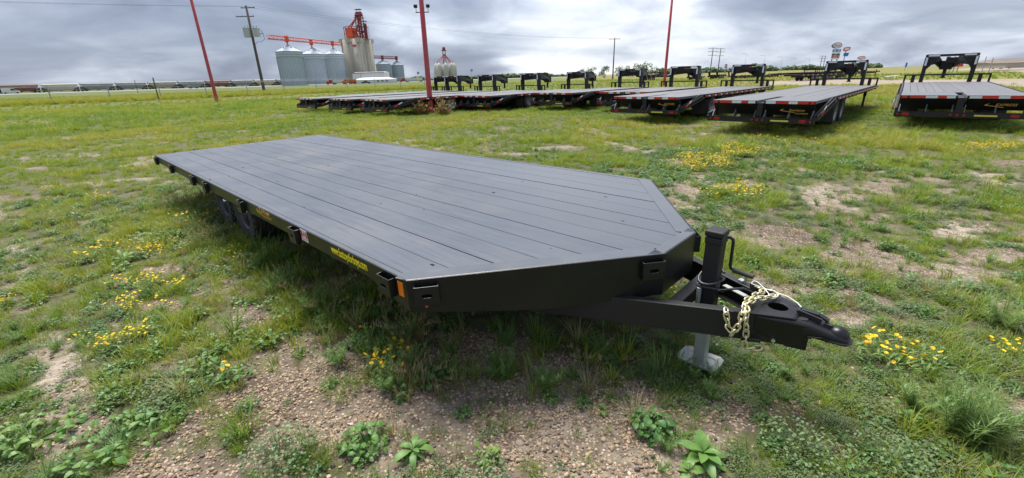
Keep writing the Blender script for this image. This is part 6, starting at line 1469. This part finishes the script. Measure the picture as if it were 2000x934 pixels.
def fields(x, y):
    k1 = fbm(x * 0.9 + 11, y * 0.9 + 3, 4); k2 = fbm(x * 0.55 + 71, y * 0.55 + 13, 4); k3 = fbm(x * 0.22 + 5, y * 0.22 + 60, 3); k4 = fbm(x * 2.3 + 5, y * 2.3 + 9, 3)
    return k1, k2, k3, k4
def in_poly(x, y, P):
    c = np.zeros(len(x), bool); n = len(P)
    for i in range(n):
        (x1, y1), (x2, y2) = P[i], P[(i + 1) % n]
        k = (y1 > y) != (y2 > y); c ^= k & (x < (x2 - x1) * (y - y1) / ((y2 - y1) if y2 != y1 else 1e-9) + x1)
    return c
TRACK = [tuple(p) for p in dense]; BANK = [tuple(p) for p in bank]
def turf(r0, r1, dens, scale, name, fan=1.0):
    x, y = candidates(r0, r1, dens)
    b = bare_at(x, y); k1, k2, k3, k4 = fields(x, y)
    b = np.where(in_poly(x, y, TRACK), np.maximum(b, 0.86), b); b = np.where(in_poly(x, y, BANK), 0.9, b)
    keep = rng.random(len(x)) < np.clip((1 - b * 1.15) * (0.30 + 1.5 * smooth(0.30, 0.62, k4)), 0.03, 1)
    um = under_main(x, y); keep &= ~um | (rng.random(len(x)) < 0.35)
    x, y, k1, k2, k3, k4 = x[keep], y[keep], k1[keep], k2[keep], k3[keep], k4[keep]
    n = len(x); u_ = rng.random(n)
    # which plant grows where: drifts of low grass, taller grass, leafy weeds
    tall = smooth(0.50, 0.62, k1)
    idx = np.where(u_ < 0.62 - 0.35 * tall, rng.integers(0, 4, n), np.where(u_ < 0.92, rng.integers(4, 7, n), rng.integers(7, 9, n)))
    leafy = ((k2 > 0.56) & (rng.random(n) < 0.45)) | (rng.random(n) < 0.10); idx = np.where(leafy, 9 + rng.integers(0, 3, n), idx)
    creep = (k2 < 0.42) & (rng.random(n) < 0.34); idx = np.where(creep, 12 + rng.integers(0, 3, n), idx)
    fe = (k1 < 0.40) & (rng.random(n) < 0.06); idx = np.where(fe, 15 + rng.integers(0, 2, n), idx)
    dry = rng.random(n) < 0.035; idx = np.where(dry, 17 + rng.integers(0, 3, n), idx)
    tint = np.clip((0.13 if r0 < 10 else 0.16) + (0.62 if r0 < 10 else 0.75) * smooth(0.32, 0.74, 0.55 * k3 + 0.45 * k1) + rng.normal(0, 0.10, n) + 0.30 * smooth(8, 30, x) * smooth(18, 34, y), 0, 1)
    if r0 > 10:      # mown turf farther off: short blades, few weeds
        low = rng.random(n) < (0.90 if r0 < 20 else 0.96); idx = np.where(low & (idx > 6), rng.integers(0, 6, n), idx)
    scl = scale * rng.uniform(0.6, 1.25, n) * (0.8 + 0.45 * tall)
    if r0 > 10: scl = np.where(idx > 8, scl * 0.6, scl)
    scatter(name, pack(x, y), spin(n, 0.12), scl, idx, tint, GR + BL + SL + FE + ST)
    return n
cnt = [turf(0.8, 4.5, 470, 0.74, 'grass'), turf(4.5, 11, 230, 0.90, 'grass'), turf(11, 26, 60, 1.30, 'grass'), turf(26, 58, 14, 2.1, 'grass')]
# sparse tiny seedlings and stray blades in the gravel
x, y = candidates(0.8, 9.0, 80); b = bare_at(x, y); k = rng.random(len(x)) < 0.42 * (b > 0.3); x, y = x[k], y[k]; n = len(x)
scatter('seedlings', pack(x, y), spin(n), 0.22 + 0.55 * rng.random(n) ** 2, rng.integers(0, 8, n), rng.uniform(0.2, 0.8, n), GR[:4] + BL[:1] + SL[:1] + ST[:1] + FE[:1])
# rank growth in the lee of the trailer's side and under its nose
n = 520; uu = rng.uniform(-6.6, 0.75, n); ww = -(1.12 + rng.normal(0.08, 0.22, n)); nose = uu > 0; ww = np.where(nose, ww + uu * 1.28, ww)
cs_, sn_ = math.cos(-0.769), math.sin(-0.769); x = 0.3795 + uu * cs_ - ww * sn_; y = 2.8749 + uu * sn_ + ww * cs_
k = rng.random(n) < 0.25 + 0.75 * smooth(0.45, 0.55, fbm(x * 1.7 + 4, y * 1.7, 3)); x, y = x[k], y[k]; n = len(x)
scatter('rank_grass', pack(x, y), spin(n, 0.15), rng.uniform(0.7, 1.35, n), rng.integers(0, 9, n), rng.uniform(0.05, 0.6, n), GR[4:] + ST + FE[:1])
# loose gravel
x1, y1 = candidates(0.8, 2.6, 5600); x2, y2 = candidates(2.6, 4.6, 1600); x3, y3 = candidates(4.6, 8.0, 150)
x = np.concatenate([x1, x2, x3]); y = np.concatenate([y1, y2, y3]); b = bare_at(x, y); k4 = fbm(x * 3.1 + 2, y * 3.1 + 8, 3)
k = rng.random(len(x)) < np.clip(b * 1.1 * (0.2 + 1.5 * smooth(0.35, 0.62, k4)) + 0.05, 0, 1); x, y = x[k], y[k]; n = len(x)
sz = 0.0060 * np.exp(rng.normal(0, 0.40, n)); big = rng.random(n) < 0.012; sz = np.minimum(np.where(big, sz * 1.6, sz), 0.016)
scatter('gravel', pack(x, y, 0.0) + np.stack([0 * x, 0 * x, sz * 0.25], -1), spin(n, 0.5), sz, rng.integers(0, 6, n), np.clip(rng.normal(0.5, 0.24, n), 0, 1), [stone(k, 'gravel_stone') for k in range(6)])
# drifts of small yellow flowers, seen as patches: centre, half-size, count
FS = [flower_sprig(6, 0.15, 0.13, 0.0155, 'yellow_flower') for _ in range(3)]
fx, fy = [], []
for (px, py, rx, ry, cn) in ((1375, 320, 68, 20, 110), (1450, 298, 60, 13, 75), (1945, 292, 70, 6, 60), (1445, 380, 60, 16, 30), (1560, 285, 60, 8, 14), (1480, 275, 30, 6, 12), (1660, 262, 40, 5, 14), (990, 265, 60, 6, 12), (1040, 278, 30, 5, 8), (300, 488, 60, 14, 14), (300, 560, 60, 16, 12), (500, 500, 50, 16, 10), (100, 377, 22, 4, 6), (105, 293, 14, 4, 5), (190, 396, 24, 6, 6), (12, 595, 14, 6, 4), (200, 680, 50, 14, 8), (280, 665, 14, 6, 4), (1970, 695, 10, 5, 3), (1130, 248, 60, 4, 6), (1950, 365, 20, 8, 3), (1300, 577, 10, 4, 2), (260, 605, 60, 18, 8)):
    for _ in range(cn):
        a = U(0, 6.283); q = random.random() ** 0.5 * random.uniform(0.6, 1.25); g = ground(px + rx * q * math.cos(a), py + ry * q * math.sin(a)); fx.append(g[0]); fy.append(g[1])
x = np.array(fx); y = np.array(fy); n = len(x); r = np.hypot(x, y)
scatter('yellow_flowers', pack(x, y), spin(n, 0.1), rng.uniform(0.6, 1.0, n) * np.where(r > 6, 0.95, 0.75), rng.integers(0, 3, n), rng.uniform(0.3, 0.8, n), FS)
# pale clover and chamomile in the turf by the tails
x, y = candidates(9, 24, 3.0); k3 = fbm(x * 0.5, y * 0.5, 3); k = (k3 > 0.55); x, y = x[k], y[k]; n = len(x)
# tall rank grass along the fence and at the lamp posts, wheels and jack
A = np.array([-76.0, 35.0]); Bp = np.array([-8.0, 98.6]); n = 4200; t_ = rng.random(n); off = rng.normal(0.0, 1.7, n); dirv = (Bp - A) / np.linalg.norm(Bp - A); nr = np.array([-dirv[1], dirv[0]])
P2 = A + np.outer(t_, Bp - A) + np.outer(off + 0.9, nr)
TG = [grass_tuft(60, 0.75, 0.26, 0.022, 0.5, 'tall_grass', M['grass']) for _ in range(3)]
scatter('tall_grass', pack(P2[:, 0], P2[:, 1]), spin(n, 0.08), rng.uniform(0.7, 1.25, n), rng.integers(0, 3, n), np.clip(rng.normal(0.80, 0.14, n), 0, 1), TG)
# the field beyond the fence
x, y = candidates(58, 150, 0.7, 58); 
sd = (x - A[0]) * nr[0] + (y - A[1]) * nr[1]; k3 = fbm(x * 0.06, y * 0.06 + 4, 3); rdn = (x - T0[0]) * RN[0] + (y - T0[1]) * RN[1]
k = ~in_poly(x, y, TRACK) & ~in_poly(x, y, BANK) & (rdn > 46) & (rng.random(len(x)) < 0.75); x, y, k3 = x[k], y[k], k3[k]; n = len(x)
scatter('field_grass', pack(x, y), spin(n, 0.08), rng.uniform(0.35, 0.6, n), rng.integers(0, 3, n), np.clip(0.30 + 0.6 * smooth(0.35, 0.65, k3) + rng.normal(0, 0.1, n), 0, 1), TG)

# ------------------------------------------------------------------ weeds one can point at
def plain_leaf(name, stops, tr=0.3, rough=0.45, spec=0.4):
    m, t, b = material(name)
    rnd = t.n('ShaderNodeObjectInfo').outputs['Random']; hv = t.n('ShaderNodeAttribute', attribute_name='shade').outputs['Fac']
    oc = t.n('ShaderNodeTexCoord').outputs['Object']
    f = t.math('ADD', t.math('MULTIPLY', rnd, 0.4), t.math('ADD', t.math('MULTIPLY', hv, 0.35), t.math('MULTIPLY', t.noise(oc, 30, 3), 0.25)))
    c = t.ramp(f, stops); setin(t, b, color=c, rough=rough, spec=spec)
    trn = t.n('ShaderNodeBsdfTranslucent', {'Color': t.mix(1.0, c, (1.25, 1.15, 0.55), 'MULTIPLY')})
    mx = t.n('ShaderNodeMixShader', {0: tr, 1: b.outputs[0], 2: trn.outputs[0]})
    out = [n_ for n_ in m.node_tree.nodes if n_.type == 'OUTPUT_MATERIAL'][0]; t.t.links.new(mx.outputs[0], out.inputs[0]); return m
M['dock'] = plain_leaf('dock_leaf', [(0.1, (0.085, 0.20, 0.045)), (0.9, (0.17, 0.30, 0.07))])
M['round'] = plain_leaf('round_leaf', [(0.1, (0.045, 0.130, 0.035)), (0.55, (0.10, 0.22, 0.05)), (0.8, (0.17, 0.27, 0.06)), (0.97, (0.30, 0.27, 0.09))])
M['grey_leaf'] = plain_leaf('grey_green_leaf', [(0.1, (0.085, 0.155, 0.06)), (0.9, (0.19, 0.27, 0.12))])
M['fine'] = plain_leaf('fine_weed_leaf', [(0.1, (0.16, 0.27, 0.09)), (0.9, (0.29, 0.40, 0.14))], 0.45)
M['blade'] = plain_leaf('coarse_grass', [(0.1, (0.14, 0.25, 0.05)), (0.9, (0.25, 0.34, 0.08))], 0.35)
M['pale'] = plain_leaf('pale_dry_grass', [(0.1, (0.28, 0.27, 0.14)), (0.9, (0.42, 0.39, 0.23))], 0.3, 0.7)
M['rust'] = plain_leaf('rusty_weed', [(0.1, (0.20, 0.11, 0.055)), (0.5, (0.28, 0.19, 0.07)), (0.9, (0.22, 0.27, 0.07))], 0.3)
M['petal1'] = plain_leaf('yellow_bloom', [(0.1, (0.72, 0.43, 0.01)), (0.9, (0.84, 0.62, 0.02))], 0.2)
def spot(px, py): g = ground(px, py); return (g[0], g[1], float(gz(g[0], g[1])))
def rosette(px, py, n, L_, W_, mat, label, tilt=(0.15, 1.1), name='broadleaf_weed'):
    root = empty(name, spot(px, py), U(0, 6), label, 'weed')
    ms = []
    for k in range(4): t = Tuft(); t.leaf((0.01, 0, 0.0), 0, 0.0, L_ * U(0.85, 1.15), W_ * U(0.85, 1.1), 0.5, 0.30, U(0.35, 0.8)); ms.append(t.mesh('leaf', mat))
    for k in range(n):
        a = k * 2.39996; tl = tilt[1] + (tilt[0] - tilt[1]) * (k / n) ** 0.8
        o = inst('leaf', ms[k % 4], root, (0, 0, 0.005 + 0.03 * (1 - k / n)), (U(-0.25, 0.25), -tl, a), U(0.65, 1.0) if k > n * 0.3 else U(0.45, 0.8))
        o.data.polygons.foreach_set('use_smooth', [True] * len(o.data.polygons))
def clump(px, py, me, label, name, cat='weed', sc=1.0): o = inst(name, me, None, spot(px, py), (0, 0, U(0, 6)), sc); tag(o, label, cat)
def round_clump(px, py, n, r, h, L_, label, mat=None):
    t = Tuft(); n = int(n * 1.5)
    for k in range(n):
        a = U(0, 6.283); q = r * math.sqrt(random.random()); z = h * U(0.35, 1.0) * (1 - 0.55 * (q / r) ** 2)
        ls = L_ * random.choice((0.45, 0.65, 0.85, 1.0, 1.2)); t.leaf((math.cos(a) * q, math.sin(a) * q, z), a + U(-1.6, 1.6), U(-0.3, 0.95), ls, ls * U(0.55, 0.9), random.random(), U(0.1, 0.5), U(0.2, 1.1))
        t.blade((math.cos(a) * q * 0.2, math.sin(a) * q * 0.2, 0), a, math.hypot(q * 0.8, z), 0.005, math.atan2(q * 0.8, z), 0.0, 0.3, 2)
    clump(px, py, t.mesh('leafy_weed', mat or M['round']), label, 'leafy_weed')
rosette(1372, 893, 17, 0.125, 0.062, M['dock'], 'large pale green broad leaved rosette in the gravel below the jack foot')
rosette(808, 886, 13, 0.105, 0.046, M['dock'], 'pale green rosette of long leaves on bare gravel near the bottom edge', (0.1, 0.9))
rosette(1345, 925, 7, 0.07, 0.04, M['dock'], 'small rosette at the bottom edge beside the large one')
rosette(245, 512, 12, 0.20, 0.05, M['dock'], 'spiky green rosette among the yellow flowers left of the trailer', (0.4, 1.2))
round_clump(1275, 838, 60, 0.095, 0.10, 0.042, 'bushy round leaved weed in the gravel below the tongue')
round_clump(718, 868, 70, 0.105, 0.09, 0.040, 'dark leafy weed beside the long leaved rosette on the gravel')
round_clump(838, 745, 44, 0.085, 0.10, 0.040, 'round leaved weed just below the yellow blooms under the nose')
round_clump(780, 772, 20, 0.06, 0.05, 0.032, 'small round leaved weed between the yellow blooms and the gravel')
round_clump(705, 672, 34, 0.085, 0.08, 0.038, 'leafy weed with a few blooms left of the thick yellow cluster')
round_clump(60, 858, 70, 0.19, 0.10, 0.048, 'large leafy weed at the left edge by the bare soil')
round_clump(230, 868, 90, 0.22, 0.09, 0.044, 'broad spread of leafy weed in the lower left gravel')
round_clump(395, 740, 46, 0.15, 0.08, 0.040, 'leafy weed in the grass left of the bare gravel')
round_clump(950, 892, 24, 0.055, 0.07, 0.030, 'yellow green weed on gravel right of the long leaved rosette', M['blade'])
round_clump(1180, 800, 9, 0.03, 0.03, 0.026, 'lone seedling weed on the gravel below the nose')
def mat_clump(px, py, n, r, h, label):
    clump(px, py, leafy_clump(int(n * 0.8), r, h * 1.5, 0.019, 0.012, 'creeping_weed', M['grey_leaf']), label, 'creeping_weed')
mat_clump(545, 895, 300, 0.17, 0.09, 'grey green creeping weed at the bottom edge left of the dark leafy one')
mat_clump(1560, 880, 230, 0.17, 0.10, 'grey green creeping weed right of the large pale rosette')
mat_clump(1720, 905, 240, 0.17, 0.10, 'grey green creeping weed at the foot of the feathery bush')
mat_clump(940, 925, 160, 0.12, 0.05, 'small grey green creeping weed on the gravel at the bottom edge')
clump(1885, 850, feather_clump(60, 0.42, 0.34, 'feathery_weed', M['fine']), 'large feathery pale green bush in the lower right corner', 'feathery_bush', 'bush')
clump(1955, 640, feather_clump(26, 0.34, 0.24, 'feathery_weed', M['fine']), 'feathery green bush at the right edge above the lower corner', 'feathery_bush', 'bush')
clump(1790, 800, feather_clump(20, 0.25, 0.2, 'feathery_weed', M['fine']), 'smaller feathery weed left of the large feathery bush', 'feathery_bush', 'bush')
clump(1915, 236, feather_clump(22, 0.62, 0.4, 'feathery_weed', M['fine']), 'tall feathery weed under the bumper of the end gooseneck', 'feathery_bush', 'bush')
clump(1148, 762, grass_tuft(70, 0.20, 0.03, 0.0036, 0.7, 'grass_tuft', M['pale']), 'pale dry tuft of grass standing alone on the gravel under the tongue', 'grass_tuft', 'grass')
clump(1240, 815, grass_tuft(60, 0.19, 0.04, 0.0034, 0.9, 'grass_tuft', M['pale']), 'pale dry tuft leaning on the bushy round leaved weed', 'grass_tuft', 'grass')
clump(478, 850, grass_tuft(34, 0.22, 0.03, 0.009, 0.7, 'grass_tuft', M['blade']), 'bright tuft of wide blades beside the lower left gravel', 'grass_tuft', 'grass')
clump(360, 775, seed_head_tuft(34, 0.26, 'foxtail', M['pale']), 'pale foxtail with bristly heads left of the gravel', 'grass_tuft', 'grass')
clump(905, 745, grass_tuft(70, 0.14, 0.06, 0.0036, 1.1, 'grass_tuft', M['blade']), 'low spreading tuft right of the round leaved weed under the nose', 'grass_tuft', 'grass')
clump(1300, 730, grass_tuft(190, 0.18, 0.15, 0.0036, 0.8, 'grass_tuft', M['blade']), 'thick fine tuft of grass against the jack foot', 'grass_tuft', 'grass')
clump(668, 765, grass_tuft(120, 0.13, 0.09, 0.0036, 0.9, 'grass_tuft', M['blade']), 'olive tuft of grass left of the yellow blooms on the gravel', 'grass_tuft', 'grass')
clump(1050, 655, grass_tuft(80, 0.22, 0.05, 0.0036, 0.8, 'grass_tuft', M['blade']), 'tall tuft of grass in the shade of the nose', 'grass_tuft', 'grass')
clump(1130, 665, grass_tuft(70, 0.22, 0.05, 0.0036, 0.8, 'grass_tuft', M['pale']), 'dry tuft of grass below the tongue where it leaves the nose', 'grass_tuft', 'grass')
BLOOM = Tuft(); flower_head(Vector((0, 0, 0)), 0.0145, BLOOM); BLOOM = BLOOM.mesh('bloom', M['petal1'])
def flower_plant(px, py, n, r, h, label, fol=40, sc=1.0):
    root = empty('flowering_weed', spot(px, py), U(0, 6), label, 'flower'); t = Tuft()
    heads = []
    for k in range(n):
        a = U(0, 6.283); q = r * math.sqrt(random.random()); z = h * U(0.6, 1.1); heads.append((math.cos(a) * q, math.sin(a) * q, z))
        t.blade((math.cos(a) * q * 0.35, math.sin(a) * q * 0.35, 0), a, math.hypot(q * 0.65, z), 0.0045, math.atan2(q * 0.65, z), 0.0, random.random(), 2)
    for k in range(fol): a = U(0, 6.283); q = r * math.sqrt(random.random()); t.small_leaf((math.cos(a) * q, math.sin(a) * q, h * U(0.1, 0.7)), U(0, 6.3), U(-0.2, 0.9), 0.06, 0.014, random.random())
    inst('foliage', t.mesh('foliage', M['fine']), root)
    for p in heads: inst('bloom', BLOOM, root, p, (U(-0.5, 0.5), U(-0.5, 0.5), U(0, 6)), sc * U(0.75, 1.15))
flower_plant(765, 712, 42, 0.15, 0.11, 'thick cluster of yellow blooms on the gravel under the nose', 110)
flower_plant(1742, 705, 42, 0.19, 0.14, 'thick cluster of yellow blooms in the grass beside the coupler', 110)
flower_plant(712, 662, 5, 0.06, 0.12, 'few yellow blooms left of the thick cluster under the nose', 20)
flower_plant(392, 440, 22, 0.28, 0.22, 'yellow blooms standing beside the rear wheels', 90, 1.25)
flower_plant(225, 505, 26, 0.30, 0.20, 'yellow blooms round the spiky rosette left of the trailer', 90, 1.15)
flower_plant(440, 742, 4, 0.05, 0.10, 'two or three yellow blooms on a leafy weed in the left grass', 10)
flower_plant(780, 535, 3, 0.05, 0.12, 'yellow bloom peeping out below the orange side reflector', 10)
def rust_weed(px, py, n, h, r, label):
    t = Tuft()
    for k in range(n):
        a = U(0, 6.283); ln = U(0.0, 1.0); H_ = h * U(0.25, 1.0) * (1.15 - 0.5 * ln); b_ = Vector((math.cos(a) * r * U(0, 0.6), math.sin(a) * r * U(0, 0.6), 0)); d = Vector((math.cos(a) * math.sin(ln), math.sin(a) * math.sin(ln), math.cos(ln)))
        t.blade(b_, a, H_, 0.014, ln, 0.1, 0.2, 3)
        for j in range(10): t.small_leaf(b_ + d * H_ * U(0.3, 1.0), U(0, 6.3), U(-0.3, 0.8), h * 0.13, h * 0.045, random.random())
    clump(px, py, t.mesh('weed', M['rust']), label, 'rusty_weed')
rust_weed(823, 224, 70, 0.85, 0.50, 'rust coloured weed at the left foot of the thick red lamp post')
rust_weed(868, 224, 70, 0.85, 0.52, 'rust and green weed at the right foot of the thick red lamp post')
rust_weed(426, 201, 20, 0.7, 0.35, 'brown weed at the foot of the slim red lamp post by the fence')
# stones one can tell apart on the open gravel
for k, (px, py, r, lab) in enumerate(((1015, 862, 0.020, 'pale flat stone on the gravel near the bottom edge'), (1372, 920, 0.02, 'pinkish stone at the bottom edge beside the small rosette'), (432, 885, 0.018, 'tan stone in the lower left gravel'), (600, 640, 0.02, 'tan stone on the dark soil under the side rail'))):
    me = stone(40 + k, 'stone'); me.materials.clear(); me.materials.append(M['track']); p = spot(px, py); o = inst('stone', me, None, (p[0], p[1], p[2] + r * 0.2), (0.2, 0.1, U(0, 6)), (r * 1.2, r, r * 0.7)); tag(o, lab, 'stone')
